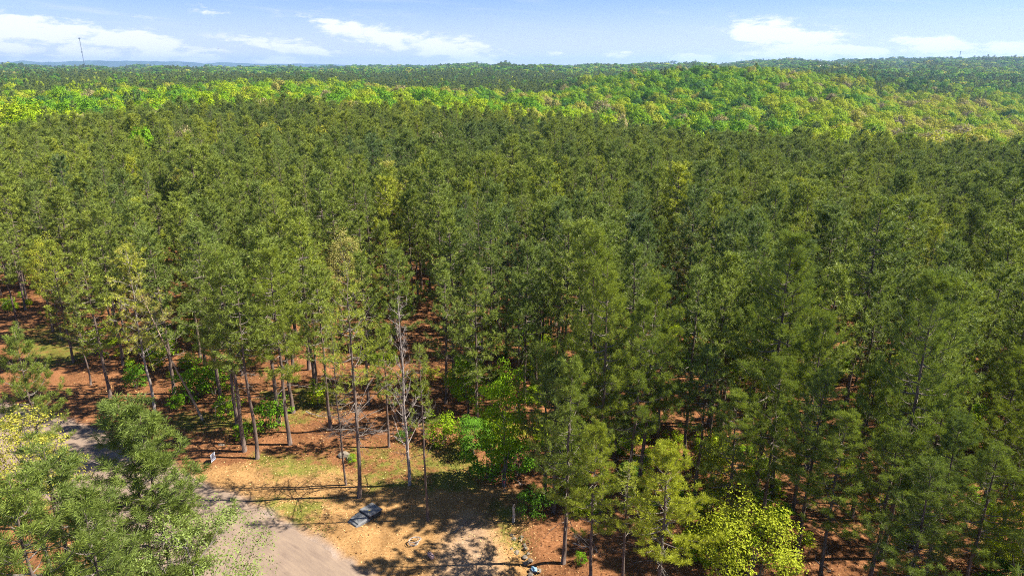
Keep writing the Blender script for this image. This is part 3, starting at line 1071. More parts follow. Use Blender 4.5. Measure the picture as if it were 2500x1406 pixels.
B(near_b[2], 1305, 1258, 1190, .14, 'dark glossy green shrub at the edge of the shaded ditch', 'broadleaf_shrub', 'shrub', protoH=2.2)
B(near_b[1], 1812, 1480, 1226, .56, 'yellow-green flowering bush with a rounded top at the bottom of the picture', 'broadleaf_bush', 'bush', protoH=6, width=1.15)
B(near_b[1], 2480, 1420, 1205, .48, 'lime green bush at the lower right edge', 'broadleaf_bush', 'bush', protoH=6)
T(near_b[3], 22, 1000, 11.0, .70, 'golden-green broadleaf tree at the left edge beside the road', 'broadleaf_tree', 'broadleaf tree', protoH=12)
T(near_b[4], 440, 1215, 11.5, .28, 'olive broadleaf tree with sparse small leaves below the near two-tipped pine', 'broadleaf_tree', 'broadleaf tree', protoH=10)
B(near_b[3], 858, 858, 556, .80, 'tan blossoming broadleaf tree standing out among the pines left of centre', 'broadleaf_tree', 'broadleaf tree', protoH=12, width=.8)
B(near_b[3], 1660, 815, 522, .86, 'tan thin-leaved tree standing out among the pines right of centre', 'broadleaf_tree', 'broadleaf tree', protoH=12, width=.6)
B(near_b[3], 152, 830, 574, .62, 'yellowish broadleaf tree among the pines above the grassy patch', 'broadleaf_tree', 'broadleaf tree', protoH=12, width=.7)
for (x_, y_, d_, tn, sc_, lb) in ((650, 296, 175, .72, 1.0, 'pale yellow broadleaf tree standing out in the far pines, left of the smaller yellow one'), (782, 306, 165, .66, .8, 'small yellow broadleaf tree in the far pines right of the pale yellow one'),
                                  (342, 304, 165, .24, 1.0, 'vivid green broadleaf tree alone in the far pines at left'), (446, 306, 165, .93, .8, 'brownish budding tree in the far pines right of the vivid green one'),
                                  (1352, 372, 120, .60, .7, 'small yellow-green tree standing out in the middle of the far pines'), (1062, 318, 150, .95, .8, 'brownish thin tree near the far edge of the pines')):
    a_, e_ = az_el(x_, y_)
    p_ = np.array([d_ * math.sin(a_), d_ * math.cos(a_), 0])
    p_[2] = float(ground(p_[0], p_[1]))
    hh = max(10.0, CAM_H + d_ * math.tan(e_) - p_[2])
    used.append((p_[0], p_[1]))
    broad[random.randrange(4)].place('broadleaf_tree', lb, 'broadleaf tree', p_, random.uniform(0, 6), (.62 * sc_, .62 * sc_, hh / 15), tn)
SHRUBS = [(335, 945, .16, 1.0, 'dark green shrub left of the sparse tan-grey pine'), (432, 1000, .24, .6, 'small bright shrub at the foot of the leaning pine'), (470, 975, .22, 1.3, 'green shrub in deep shade beside the leaning trunk'),
          (525, 960, .26, 1.5, 'tall green shrub right of the leaning trunk'), (560, 1020, .30, 1.0, 'bright shrub left of the two close trunks near the sign'), (665, 1045, .20, 1.2, 'green shrub between the two close trunks and the tall full pine'),
          (250, 870, .40, 1.5, 'yellow-green shrub behind the tall dark trunk at left'), (395, 880, .30, 1.6, 'bright green shrub in the understory behind the sparse tan-grey pine'), (985, 1078, .12, .5, 'tiny dark green shrub on the grass beside the leafless tree'),
          (1745, 1175, .58, 1.5, 'sunlit yellow shrub beside the dark trunk right of the yellow-green pine'), (780, 985, .42, .9, 'light shrub in the orange straw behind the thin pale stem'), (1418, 1375, .24, .35, 'tiny green plant on the red straw at the right of the clearing'),
          (600, 1070, .25, .7, 'low shrub just behind the left of the two close trunks'), (1085, 1085, .35, 1.2, 'yellow-green shrub at the back of the grass in the clearing'), (1196, 1168, .16, 1.5, 'dark green shrub at the foot of the bright green broadleaf tree, left side'), (1262, 1160, .18, 1.3, 'dark green shrub at the foot of the bright green broadleaf tree, right side'), (860, 1130, .30, .35, 'tiny bright plant beside the pale rocks')]
for (x_, y_, tn, s_, lb) in SHRUBS:
    b = hit(x_, y_)
    near_b[2].place('broadleaf_shrub', lb, 'shrub', b, random.uniform(0, 6), (s_, s_, s_ * .95), tn)

# ------------------------------------------------------------------ the pine stand
AZMAX = R(52)
EDGE_A = AZT
pts = []
step = 3.42
for gx in np.arange(-200, 200, step):
    for gy in np.arange(10, 262, step):
        x, y = gx + rng.uniform(-1.4, 1.4), gy + rng.uniform(-1.4, 1.4)
        d = math.hypot(x, y)
        a = math.atan2(x, y)
        if abs(a) > AZMAX or d > 238 + 14 * (vnoise(x, y, 25, 21) - .5) * 2 or d < 23:
            continue
        pts.append((x, y))
pts = np.array(pts)
gz = ground(pts[:, 0], pts[:, 1])
bx, by = to_pix(np.stack([pts[:, 0], pts[:, 1], gz], 1))
# front edge of the closed stand, as seen in the photograph (row of the trunk feet per column)
EDGE = [(-3000, 760), (-300, 745), (0, 735), (150, 760), (230, 850), (330, 880), (450, 920), (560, 960), (650, 975), (820, 950), (1000, 950), (1120, 985), (1200, 1080), (1280, 1120), (1345, 1170), (1400, 1300), (1460, 1390), (1550, 1700), (1650, 3000), (9000, 9000)]
lim = np.interp(bx, [e[0] for e in EDGE], [e[1] for e in EDGE])
ok = by < lim
ok &= poly_sdf(pts, road_poly) < -2.0
U = np.array(used)
ok &= np.array([np.min(np.hypot(U[:, 0] - p[0], U[:, 1] - p[1])) > 2.5 for p in pts])
# what stands out in the photograph is not hidden by the trees of the stand: (column, row, half width, half height, distance)
hts = np.clip(rng.normal(14.5, 1.6, len(pts)) + 3.0 * (vnoise(pts[:, 0], pts[:, 1], 13, 91) - .5), 9.0, 18.5)
dist = np.hypot(pts[:, 0], pts[:, 1])
tx, ty = to_pix(np.stack([pts[:, 0], pts[:, 1], gz + hts], 1))
FEAT = [(822, 615, 30, 45, tuple(hit(858, 858))), (1650, 555, 18, 30, tuple(hit(1660, 815))), (140, 610, 25, 35, tuple(hit(152, 830))), (1812, 1310, 60, 70, tuple(hit(1812, 1480))), (1600, 1180, 30, 80, tuple(hit(1600, 1480))),
        (1450, 1120, 40, 70, tuple(hit(1442, 1425))), (2470, 1280, 40, 60, tuple(hit(2480, 1420))), (2195, 1220, 30, 60, tuple(hit(2195, 1560))), (1745, 1150, 30, 30, tuple(hit(1745, 1175))), (985, 800, 20, 40, tuple(hit(1000, 1187))),
        (650, 292, 14, 8, (0, 175)), (782, 303, 8, 8, (0, 165)), (342, 302, 14, 8, (0, 165)), (446, 305, 8, 8, (0, 165)), (1352, 375, 8, 9, (0, 120)), (1062, 317, 8, 8, (0, 150)), (1960, 1385, 50, 20, tuple(hit(1960, 1400))), (1745, 1220, 30, 15, tuple(hit(1745, 1235)))]
for (cx_, cy_, hw_, hh_, ps) in FEAT:
    fdist = math.hypot(ps[0], ps[1])
    cw_ = 1.6 * FPX / np.maximum(dist, 5)
    cb_ = to_pix(np.stack([pts[:, 0], pts[:, 1], gz + hts * .38], 1))[1]
    ok &= ~((dist < fdist - .5) & (np.abs(tx - cx_) < cw_ + hw_) & (ty < cy_ + hh_) & (cb_ > cy_ - hh_))
thin_zone = (bx > 560) & (bx < 1160) & (by > 840)
ok &= ~(thin_zone & (rng.random(len(pts)) < .25))
gap = (bx > 1200) & (by > 1000)
ok &= ~(gap & (rng.random(len(pts)) < .10))
ok &= vnoise(pts[:, 0], pts[:, 1], 9, 31) > .10
pts, gz, bx, by, hts, dist = pts[ok], gz[ok], bx[ok], by[ok], hts[ok], dist[ok]
tints = .36 + (vnoise(pts[:, 0], pts[:, 1], 22, 41) - .5) * .34 + rng.normal(0, .10, len(pts)) - np.clip(bx - 1200, -1250, 1250) * .00004
tints = np.where(rng.random(len(pts)) < .05, tints + .28, tints)
tints = np.clip(tints, .02, .9)
tx, ty = to_pix(np.stack([pts[:, 0], pts[:, 1], gz + hts], 1))
inframe = (tx > -60) & (tx < 2560) & (ty < 1400) | (dist < 48) & (tx > -900) & (tx < 3600)
order = np.argsort(np.where(inframe, dist, 1e6))
N_IND = 235
ind = set(order[:N_IND].tolist())


def zone(x, y):
    return ['at the far left', 'above the leaning trunk', 'above the yard sign', 'above the utility box', 'above the bare tree', 'above the bright broadleaf tree', 'above the yellow-green pine', 'above the yellow bush', 'right of the yellow bush', 'at the far right'][int(min(9, max(0, (x // 250))))]


NTH = ['leftmost', 'second from left', 'third from left', 'fourth from left', 'fifth from left', 'sixth from left', 'seventh from left', 'eighth from left', 'ninth from left', 'tenth from left', 'eleventh from left', 'twelfth from left', 'thirteenth from left', 'fourteenth from left', 'fifteenth from left', 'sixteenth from left']
NTH = [q.replace(' from left', '') for q in NTH]


def single_out(labels, xs):
    """things that would share a label are told apart by their order from the left"""
    out = dict(labels)
    byl = {}
    for k, l in labels.items():
        byl.setdefault(l, []).append(k)
    for l, ks in byl.items():
        if len(ks) > 1:
            for n_, k in enumerate(sorted(ks, key=lambda q: xs[q])):
                noun, where = l.split(' | ')
                out[k] = f'{NTH[min(n_, 15)]} from left of {noun}s | {where}' if n_ else f'leftmost of {noun}s | {where}'
    return {k: l.replace(' | ', ' ') for k, l in out.items()}


def tintword(t):
    return 'blue-green' if t < .16 else 'dark green' if t < .28 else 'olive green' if t < .42 else 'fresh green' if t < .6 else 'yellow-green'


rank_edges = np.quantile(dist[order[:N_IND]], [.25, .5, .75])
labs = {}
for i in order[:N_IND]:
    rk = ['front', 'second', 'third', 'fourth'][int(np.searchsorted(rank_edges, dist[i]))]
    hw = 'short' if hts[i] < 13.6 else 'tall' if hts[i] > 15.8 else ''
    labs[i] = f"{hw} {tintword(tints[i])} pine | in {rk} rank {zone(tx[i], ty[i])}".strip()
labs = single_out(labs, tx)
for i in order[:N_IND]:
    lb = labs[i]
    pr = hero[i % 3] if dist[i] < 46 else thin[i % 3] if rng.random() < .10 else mids[i % 6]
    s = hts[i] / 15
    w = s * rng.uniform(.78, 1.12)
    pr.place('pine_tree', lb, 'pine tree', (pts[i, 0], pts[i, 1], gz[i]), rng.uniform(0, 6.28), (w, w, s), tints[i], 'pines of the closed stand', lean=(rng.normal(0, .02), rng.normal(0, .02)))

rest = np.array([i for i in range(len(pts)) if i not in ind])


def scatter(name, P, scl, rot, tint, protos, label):
    """one object of kind stuff: a wood that reads as one mass, its trees set on points"""
    me = bpy.data.meshes.new(name)
    me.from_pydata([tuple(p) for p in P], [], [])
    n = len(P)
    for nm, typ, arr, key in (('scl', 'FLOAT_VECTOR', scl, 'vector'), ('rot', 'FLOAT_VECTOR', rot, 'vector'), ('tint', 'FLOAT', tint, 'value'), ('variant', 'INT', rng.integers(0, len(protos), n), 'value')):
        a_ = me.attributes.new(nm, typ, 'POINT')
        a_.data.foreach_set(key, np.asarray(arr, np.int32 if typ == 'INT' else np.float32).ravel())
    o = bpy.data.objects.new(name, me)
    C.objects.link(o)
    tag(o, label, kind='stuff')
    ng = bpy.data.node_groups.new('scatter_' + name, 'GeometryNodeTree')
    ng.interface.new_socket('Geometry', in_out='INPUT', socket_type='NodeSocketGeometry')
    ng.interface.new_socket('Geometry', in_out='OUTPUT', socket_type='NodeSocketGeometry')
    gi, go = ng.nodes.new('NodeGroupInput'), ng.nodes.new('NodeGroupOutput')
    jn = ng.nodes.new('GeometryNodeJoinGeometry')
    for p in protos:
        oi = ng.nodes.new('GeometryNodeObjectInfo')
        oi.inputs['Object'].default_value = p
        oi.inputs['As Instance'].default_value = True
        ng.links.new(oi.outputs['Geometry'], jn.inputs[0])
    ip = ng.nodes.new('GeometryNodeInstanceOnPoints')
    ng.links.new(gi.outputs[0], ip.inputs['Points'])
    ng.links.new(jn.outputs[0], ip.inputs['Instance'])
    ip.inputs['Pick Instance'].default_value = True

    def na(nm, typ):
        nd = ng.nodes.new('GeometryNodeInputNamedAttribute')
        nd.data_type = typ
        nd.inputs['Name'].default_value = nm
        return nd.outputs['Attribute']
    ng.links.new(na('variant', 'INT'), ip.inputs['Instance Index'])
    e2r = ng.nodes.new('FunctionNodeEulerToRotation')
    ng.links.new(na('rot', 'FLOAT_VECTOR'), e2r.inputs[0])
    ng.links.new(e2r.outputs[0], ip.inputs['Rotation'])
    ng.links.new(na('scl', 'FLOAT_VECTOR'), ip.inputs['Scale'])
    ng.links.new(ip.outputs[0], go.inputs[0])
    md = o.modifiers.new('scatter', 'NODES')
    md.node_group = ng
    return o


def rots(n):
    return np.stack([rng.normal(0, .025, n), rng.normal(0, .025, n), rng.uniform(0, 6.28, n)], 1)


pat_mid = [p.joined() for p in mids] + [thin[0].joined()]
pat_far = [p.joined() for p in farpine]
pat_broad = [p.joined() for p in broad]
pat_farbroad = [p.joined() for p in farbroad]
s_ = hts[rest] / 15
w_ = s_ * rng.uniform(.82, 1.2, len(rest))
scatter('pine_forest', np.stack([pts[rest, 0], pts[rest, 1], gz[rest]], 1), np.stack([w_, w_, s_], 1), rots(len(rest)), tints[rest], pat_mid, 'dense dark pine canopy running back to the edge of the plateau')

# low green undergrowth on the floor of the stand
n = 4200
ug = np.stack([rng.uniform(-75, 75, n), rng.uniform(24, 120, n)], 1)
ugx, ugy = to_pix(np.stack([ug[:, 0], ug[:, 1], ground(ug[:, 0], ug[:, 1])], 1))
ul = np.interp(ugx, [e[0] for e in EDGE], [e[1] for e in EDGE])
sel = (ugy < ul + 25) & (poly_sdf(ug, road_poly) < -2) & (vnoise(ug[:, 0], ug[:, 1], 7, 81) > np.where(ugx > 1250, .34, .60))
ug = ug[sel]
us = rng.uniform(.25, .75, len(ug)) * np.where(ugx[sel] > 1250, 1.25, 1.0)
scatter('undergrowth', np.stack([ug[:, 0], ug[:, 1], ground(ug[:, 0], ug[:, 1])], 1), np.stack([us, us, us * rng.uniform(.6, 1.1, len(ug))], 1), rots(len(ug)), np.clip(.40 + rng.normal(0, .13, len(ug)), .08, .75), [near_b[2].joined()], 'low green and yellow-green undergrowth between the pine trunks')

# ------------------------------------------------------------------ woods beyond the plateau
FP = []
d = 246.0
while d < 6200:
    s = max(8.6, d * .0098)
    n = int(2 * AZMAX * d / s)
    a = -AZMAX + 2 * AZMAX * (np.arange(n) + rng.uniform(0, 1, n)) / n
    dd_ = d + rng.uniform(-.45, .45, n) * s
    FP.append(np.stack([dd_ * np.sin(a), dd_ * np.cos(a), np.full(n, s / 8.6), a, dd_], 1))
    d += s * .92
FP = np.concatenate(FP)
fx, fy, fs, fa, fd = FP.T
fz = ground(fx, fy)
fpx, fpy = to_pix(np.stack([fx, fy, fz + 13], 1))
r1, r2 = vnoise(fx, fy, 70, 51), vnoise(fx, fy, 180, 52)
r3 = vnoise(fx, fy, 28, 53)
u = rng.random(len(fx))
con = np.full(len(fx), .05)
con = np.where((fpx < 1420) & (fd > 640 + 120 * (r1 - .5)) & (fd < 1500), .93, con)           # the dark pine plantation on the left
con = np.where((fpx < 520) & (fd > 520) & (fd < 700) & (r1 > .45), .8, con)
con = np.where((fd > 380) & (fd < 520) & (fpx > 300) & (fpx < 420), .75, con)
con = np.where((fpx > 1550) & (fpx < 2250) & (fd > 640) & (fd < 820) & (r1 > .35), .45, con)
con = np.where((fpx > 1500) & (fpx < 2200) & (fd > 300) & (fd < 420), .12, con)
con = np.where((fd >= 760) & (fpx > 1380), np.where(r2 > .5, .8, .35), con)
con = np.where(fd > 1500, np.where(r2 > .45, .75, .2), con)
iscon = u < con
dt = .33 + (r1 - .5) * .28 + (r3 - .5) * .22 + rng.normal(0, .14, len(fx))
dt = np.where(rng.random(len(fx)) < .06, .86 + rng.normal(0, .06, len(fx)), dt)
dt += (np.clip((fpx - 1650) / 700, 0, 1) * .20 - .08 * ((fpx > 1330) & (fpx < 1850) & (fd > 450))) * (fd < 900)  # yellower woods rightward, plus hill shading put into tint: shaded crest-left greener
dt -= np.clip((fd - 720) / 160, 0, 1) * .22
dt = np.clip(dt, .0, 1.0)
# which broadleaf crowns show above what stands before them
run = {}
da_ = np.linspace(-AZMAX, AZMAX, 400)
dr = np.geomspace(60, 7000, 500)
A2, D2 = np.meshgrid(da_, dr, indexing='ij')
E2 = (ground(D2 * np.sin(A2), D2 * np.cos(A2)) + np.where(D2 < 240, 13.0, 11.0) - CAM_H) / D2
E2 = np.maximum.accumulate(E2, axis=1)
ia = np.clip(((fa + AZMAX) / (2 * AZMAX) * 399).astype(int), 0, 399)
idr = np.clip(np.searchsorted(dr, fd - 8) - 1, 0, 499)
hgt = 15.0 * np.clip(rng.normal(1, .15, len(fx)), .65, 1.4)
vis = (fz + hgt - CAM_H) / fd - E2[ia, idr]
show = vis * FPX
seen_ok = (fpx > -20) & (fpx < 2520) & (~iscon) & (fd < 700) & (show > 5)
cand = np.where(seen_ok)[0]
cand = cand[np.argsort(fd[cand])][:300]
chosen = np.zeros(len(fx), bool)
chosen[cand] = True


def leafword(t):
    return 'deep green' if t < .16 else 'bright green' if t < .36 else 'lime green' if t < .58 else 'yellow' if t < .78 else 'tan budding'


def hillzone(x, y):
    return ['behind the pines at far left', 'behind the vivid green tree', 'behind the pale yellow tree', 'behind the pines left of centre', 'behind the pines at centre', 'left of the big hill', 'at the big hill foot', 'on the big hill slope', 'right of the big hill', 'behind the pines at far right'][int(min(9, max(0, x // 250)))]


labs = {}
for i in cand:
    dz = 'near' if fd[i] < 285 else 'middle' if fd[i] < 320 else 'far'
    labs[i] = f"{leafword(dt[i])} {dz} broadleaf tree | {hillzone(fpx[i], fpy[i])}"
labs = single_out(labs, fpx)
for i in cand:
    lb = labs[i]
    s = hgt[i] / 15
    w = rng.uniform(.75, 1.2)
    broad[i % 4].place('broadleaf_tree', lb, 'broadleaf tree', (fx[i], fy[i], fz[i]), rng.uniform(0, 6.28), (w, w, s), dt[i], 'broadleaf trees behind the pine stand')

keep = ~chosen & ~((fd < 700) & (show < -9))
# clear the sight line to the two pale roofs on the far hillside
BLD = [(2013, 161.5, 2150.0, 26.0, 8.0, 'long white-roofed building far off on the wooded hillside'), (2058, 160.5, 2250.0, 11.0, 7.0, 'small pale building right of the long white roof on the far hillside')]
for (x_, y_, d_, w, _, _) in BLD:
    a_ = az_el(x_, y_)[0]
    keep &= ~((np.abs(fa - a_) < (w / 2 + 9) / d_) & (fd > d_ - 420) & (fd < d_ + 14))
k1 = keep & ~iscon & (fd < 1000)
k2 = keep & ~iscon & (fd >= 1000)
k3 = keep & iscon


def sc(k, wmul=1.0):
    w = np.clip(fs[k], 1, 2.6) * rng.uniform(.85, 1.15, k.sum()) * wmul
    return np.stack([w, w, hgt[k] / 15 * np.clip(fs[k], 1, 1.5) ** .3], 1)


XYZ = np.stack([fx, fy, fz], 1)
scatter('broadleaf_forest', XYZ[k1], sc(k1), rots(k1.sum()), dt[k1], pat_broad, 'spring green broadleaf wood covering the hills behind the pines')
scatter('distant_forest', XYZ[k2], sc(k2), rots(k2.sum()), dt[k2], pat_farbroad, 'hazy mixed wood on the far hills')
scatter('distant_pine_forest', XYZ[k3], sc(k3, 1.25), rots(k3.sum()), np.clip(.24 + rng.normal(0, .10, k3.sum()) + (r1[k3] - .5) * .2, 0, .6), pat_far, 'dark pine plantations in the distance')


# ------------------------------------------------------------------ things on the clearing
def gz1(x, y):
    return float(ground(x, y))


# grey utility box: raised lidded box and a lower hood in front
pb, pf = hit(914, 1252), hit(868, 1279)
ax = pf[:2] - pb[:2]
rzb = math.atan2(ax[1], ax[0])
ctr = (pb + pf) / 2
BOXZ = .74
ub = thing('utility_box', 'dark grey utility box with a raised lid and a lower sloping hood on the sand', 'utility box', (ctr[0], ctr[1], ctr[2] - .02), rzb)
MB().box((-.50, 0, .26), (.94, 1.02, .56), bev=.02).obj('body', M['box_side'], ub)
lid = MB().box((-.51, 0, .60), (1.04, 1.12, .10), bev=.035).obj('lid', M['box_top'], ub)
MB().box((-.34, .04, .653), (.13, .10, .008)).obj('warning_label', M['yellow'], lid)
for y_ in (-.3, .3):
    MB().box((-.52, y_ * 1.0, .66), (.30, .05, .03), bev=.008).obj('lid_rib', M['box_top'], lid)
for x_ in (-.80, -.22):
    MB().box((x_, .57, .40), (.06, .05, .2), bev=.01).obj('latch', M['black'], ub)
    MB().box((x_, -.57, .40), (.06, .05, .2), bev=.01).obj('latch', M['black'], ub)
hood = MB()
v = []
secs = [(.0, .49, .52, .40), (.30, .48, .52, .36), (.60, .45, .51, .33), (.82, .385, .49, .31), (.98, .27, .46, .26), (1.08, .14, .43, .10), (1.12, .0, .38, .1)]
for (x_, zt, hw_, zi) in secs:
    v += [(x_, -hw_ - .03, -.05), (x_, -hw_, zt * .75), (x_, -hw_ * .86, zt), (x_, 0, zt + .015), (x_, hw_ * .86, zt), (x_, hw_, zt * .75), (x_, hw_ + .03, -.05)]
f = []
for i in range(len(secs) - 1):
    for j in range(6):
        p, q = i * 7 + j, i * 7 + j + 1
        f += [(p, q, q + 7), (p, q + 7, p + 7)]
e0 = (len(secs) - 1) * 7
for j in range(1, 6):
    f += [(0, j, j + 1), (e0, e0 + j + 1, e0 + j)]
hd_ = hood.add(v, f).obj('hood', M['box_top'], ub)
MB().box((.84, 0, .39), (.05, .84, .03), bev=.008).obj('rib', M['box_side'], hd_)
MB().box((.99, 0, .275), (.05, .78, .03), bev=.008).obj('rib', M['box_side'], hd_)
MB().box((.03, 0, .30), (.10, 1.04, .50), bev=.01).obj('front_seal', M['black'], ub)
MB().box((.12, 0, -.02), (2.2, 1.25, .10), bev=.02).obj('base_pad', M['box_side'], ub)
ub.scale = (1, 1, BOXZ)

# white yard sign
sp = hit(522, 1130)
sg = thing('yard_sign', 'small white yard sign in a black frame at the edge of the road', 'sign', tuple(sp), R(-12))
for y_ in (-.32, .32):
    MB().tube([(0, y_, -.2), (0, y_, .98)], .016, 6).obj('leg', M['black'], sg)
for z_ in (.22, .97):
    MB().tube([(0, -.33, z_), (0, .33, z_)], .014, 6).obj('rail', M['black'], sg)
bd = MB().box((0, 0, .60), (.018, .60, .72), bev=.003).obj('board', M['white'], sg)
for s_ in (1, -1):
    for (z_, h_, w_) in ((.885, .07, .44), (.77, .10, .22), (.655, .03, .34), (.60, .03, .38), (.52, .03, .30), (.37, .09, .50)):
        MB().box((s_ * .0115, 0, z_), (.002, w_, h_)).obj('print_line', M['ink'], bd)

sg.scale = (.86, .86, .86)
# survey stakes with flagging tape
for (x_, y_, h_, mat, lb, nm) in ((1226, 1172, 1.35, 'red', 'survey stake with red flagging in the shade under the bright green broadleaf tree', 'survey_stake'), (1231, 1196, .75, 'pink', 'short survey stake with pink-red flagging on the bare soil', 'survey_stake')):
    p = hit(x_, y_)
    st = thing(nm, lb, 'survey stake', tuple(p), random.uniform(0, 3))
    MB().box((0, 0, h_ / 2 - .1), (.045, .03, h_ + .2)).obj('stake', M['pale_wood'], st)
    rb = MB()
    rb.box((0, 0, h_ - .10), (.07, .05, .16))
    rb.tube([(.03, 0, h_ - .10), (.07, .02, h_ - .25), (.06, .05, h_ - .42)], [.03, .028, .012], 4)
    rb.obj('flagging_tape', M[mat], st)

# weathered stump post
p = hit(1254, 1272)
sp_ = thing('wood_post', 'short weathered grey post at the grass edge left of the green shrub', 'post', tuple(p), 0)
MB().tube([(0, 0, -.2), (.02, .01, .5), (-.02, .03, 1.05), (.03, 0, 1.3)], [.10, .085, .07, .03], 7).obj('shaft', M['pale_wood'], sp_)
MB().tube([(0, 0, .85), (.15, .05, 1.1)], [.03, .012], 5).obj('broken_stub', M['pale_wood'], sp_)

# coil of wire
p = hit(1010, 1325)
cw = thing('wire_coil', 'loose coil of dull wire lying on the sand', 'wire coil', (p[0], p[1], p[2] + .06), .3)
for k in range(4):
    th = np.linspace(0, 2 * np.pi, 22)
    r_ = .30 + .03 * k
    MB().tube(np.stack([r_ * np.cos(th) + .03 * k, r_ * np.sin(th) * .9, .05 + .04 * k + .10 * np.sin(th + k)], 1), .018, 5).obj('loop', M['wire'], cw)
# hollow block lying on the sand
p = hit(1052, 1358)
bk = thing('concrete_block', 'small pinkish block lying on the dappled sand', 'block', tuple(p), R(-52))
MB().box((0, 0, .10), (.50, .20, .20), bev=.015).obj('body', M['brick'], bk)
for y_ in (-.15, 0, .15):
    MB().box((y_, 0, .203), (.08, .10, .01)).obj('hole_shade', M['black'], bk)  # black plate on the solid body stands in for the shade inside


def rock(name, label, p, s, seed, mat='rock', cat='rock', group=None):
    rg = np.random.default_rng(seed)
    nlat, nlon = 6, 9
    v = [(0, 0, .6 * s)]
    for i in range(1, nlat):
        for j in range(nlon):
            ph, th = math.pi * i / nlat, 2 * math.pi * j / nlon
            r_ = s * rg.uniform(.75, 1.15)
            v.append((r_ * math.sin(ph) * math.cos(th) * 1.2, r_ * math.sin(ph) * math.sin(th), r_ * math.cos(ph) * .62))
    v.append((0, 0, -.6 * s))
    f = []
    for j in range(nlon):
        k = (j + 1) % nlon
        f.append((0, 1 + j, 1 + k))
        for i in range(nlat - 2):
            a_, b_ = 1 + i * nlon + j, 1 + i * nlon + k
            f += [(a_, a_ + nlon, b_ + nlon), (a_, b_ + nlon, b_)]
        f.append((len(v) - 1, 1 + (nlat - 2) * nlon + k, 1 + (nlat - 2) * nlon + j))
    o = MB().add(v, f).obj(name, M[mat])
    o.location = (p[0], p[1], p[2] + .15 * s)
    o.rotation_euler = (0, 0, rg.uniform(0, 6))
    return tag(o, label, cat, group)


rock('rock', 'larger pale rock behind the thin pale-stemmed pine', hit(838, 1112), .42, 1)
rock('rock', 'smaller pale rock just right of the thin pale stem', hit(853, 1120), .28, 2)
rock('rock', 'left one of two pale stones behind the yard sign', hit(538, 1086), .17, 4)
rock('rock', 'right one of two pale stones behind the yard sign', hit(544, 1087), .17, 5)
bag = rock('plastic_bag', 'crumpled pale blue plastic bag in the ditch at the bottom of the picture', hit(1304, 1390), .27, 6, 'blue', 'bag')
bag.scale = (.7, .7, .7)
COUNT = 'first second third fourth fifth sixth seventh eighth ninth tenth eleventh twelfth thirteenth fourteenth fifteenth sixteenth seventeenth eighteenth nineteenth twentieth'.split()
for k in range(20):
    t_ = (k + .2 + .6 * rng.random()) / 20
    q = ditch[0] * (1 - t_) + ditch[3] * t_ + rng.normal(0, .28, 2)
    rock('rock', f'{COUNT[k]} stone from the top in the rubble running down the ditch to the blue bag', (q[0], q[1], gz1(*q) - .10), rng.uniform(.09, .20), 20 + k, group='stones in the ditch')


# fallen branches
def fallen(x0, y0, x1, y1, r_, label, seed, mat='deadwood'):
    rg = np.random.default_rng(seed)
    a_, b_ = hit(x0, y0), hit(x1, y1)
    root = thing('fallen_branch', label, 'fallen branch', tuple(a_))
    n = 7
    s = np.linspace(0, 1, n)[:, None]
    p = (b_ - a_) * s + rg.normal(0, .06, (n, 3))
    p[:, 2] = np.abs(p[:, 2]) + r_
    MB().tube(p, np.linspace(r_, r_ * .4, n), 6).obj('stem', M[mat], root)
    for k in range(5):
        i = rg.integers(2, n)
        e = p[i] + rg.normal(0, .4, 3) * np.array([1, 1, .4]) + np.array([0, 0, .2])
        MB().tube([p[i], (p[i] + e) / 2 + rg.normal(0, .05, 3), e], [r_ * .4, r_ * .3, r_ * .1], 4).obj('twig', M[mat], root)


fallen(1950, 1345, 2030, 1395, .05, 'grey fallen branch on the red soil in the lower right', 1)
fallen(1270, 1185, 1285, 1182, .04, 'short pale fallen stick behind the green shrub', 2)
fallen(250, 1010, 330, 1030, .05, 'grey fallen limb on the straw beside the road bend at left', 3)
fallen(620, 1000, 690, 992, .04, 'thin fallen branch on the straw behind the two close trunks', 4)
fallen(1110, 1300, 1140, 1275, .03, 'small dark stick lying on the dappled sand', 5)

fallen(745, 1010, 800, 1022, .045, 'grey fallen limb on the straw left of the thin pale stem', 6)
fallen(905, 1075, 940, 1060, .04, 'fallen limb on the straw behind the leafless upswept tree', 7)
fallen(300, 985, 350, 968, .045, 'fallen limb on red straw under the sparse tan-grey pine', 8)
fallen(1400, 1330, 1450, 1345, .04, 'fallen limb on the red straw right of the clearing', 9)
fallen(1700, 1250, 1740, 1238, .045, 'fallen limb on the bare soil beside the sunlit yellow shrub', 10)

# ------------------------------------------------------------------ litter and grass of the clearing
lit, gra, tan = MB(), MB(), MB()
n = 46000
lp = np.stack([rng.uniform(-42, 34, n), rng.uniform(28, 82, n)], 1)
px_, py_ = to_pix(np.stack([lp[:, 0], lp[:, 1], np.zeros(n)], 1))
sel = (px_ > -80) & (px_ < 2580) & (py_ < 1480) & (poly_sdf(lp, road_poly) < -.4)
lp = lp[sel]
lz = ground(lp[:, 0], lp[:, 1])
bz = ((vnoise(lp[:, 0], lp[:, 1], 1.7, 1) - .5) * .16 + (vnoise(lp[:, 0], lp[:, 1], .6, 2) - .5) * .07 + (vnoise(lp[:, 0], lp[:, 1], 6, 5) - .5) * .35) * (1 - smooth(poly_sdf(lp, road_poly), -2.0, -.2))
L3 = np.stack([lp[:, 0], lp[:, 1], lz + bz + .03], 1)
insand = poly_sdf(lp, sand_poly) > -1.0
h1 = rng.random(len(L3)) < np.where(insand, .06, .6)
leaves(lit, L3[h1], np.tile([0, 0, 1.0], (h1.sum(), 1)), .12, rng, .45)
leaves(tan, L3[~h1], np.tile([0, 0, 1.0], ((~h1).sum(), 1)), .10, rng, .45)
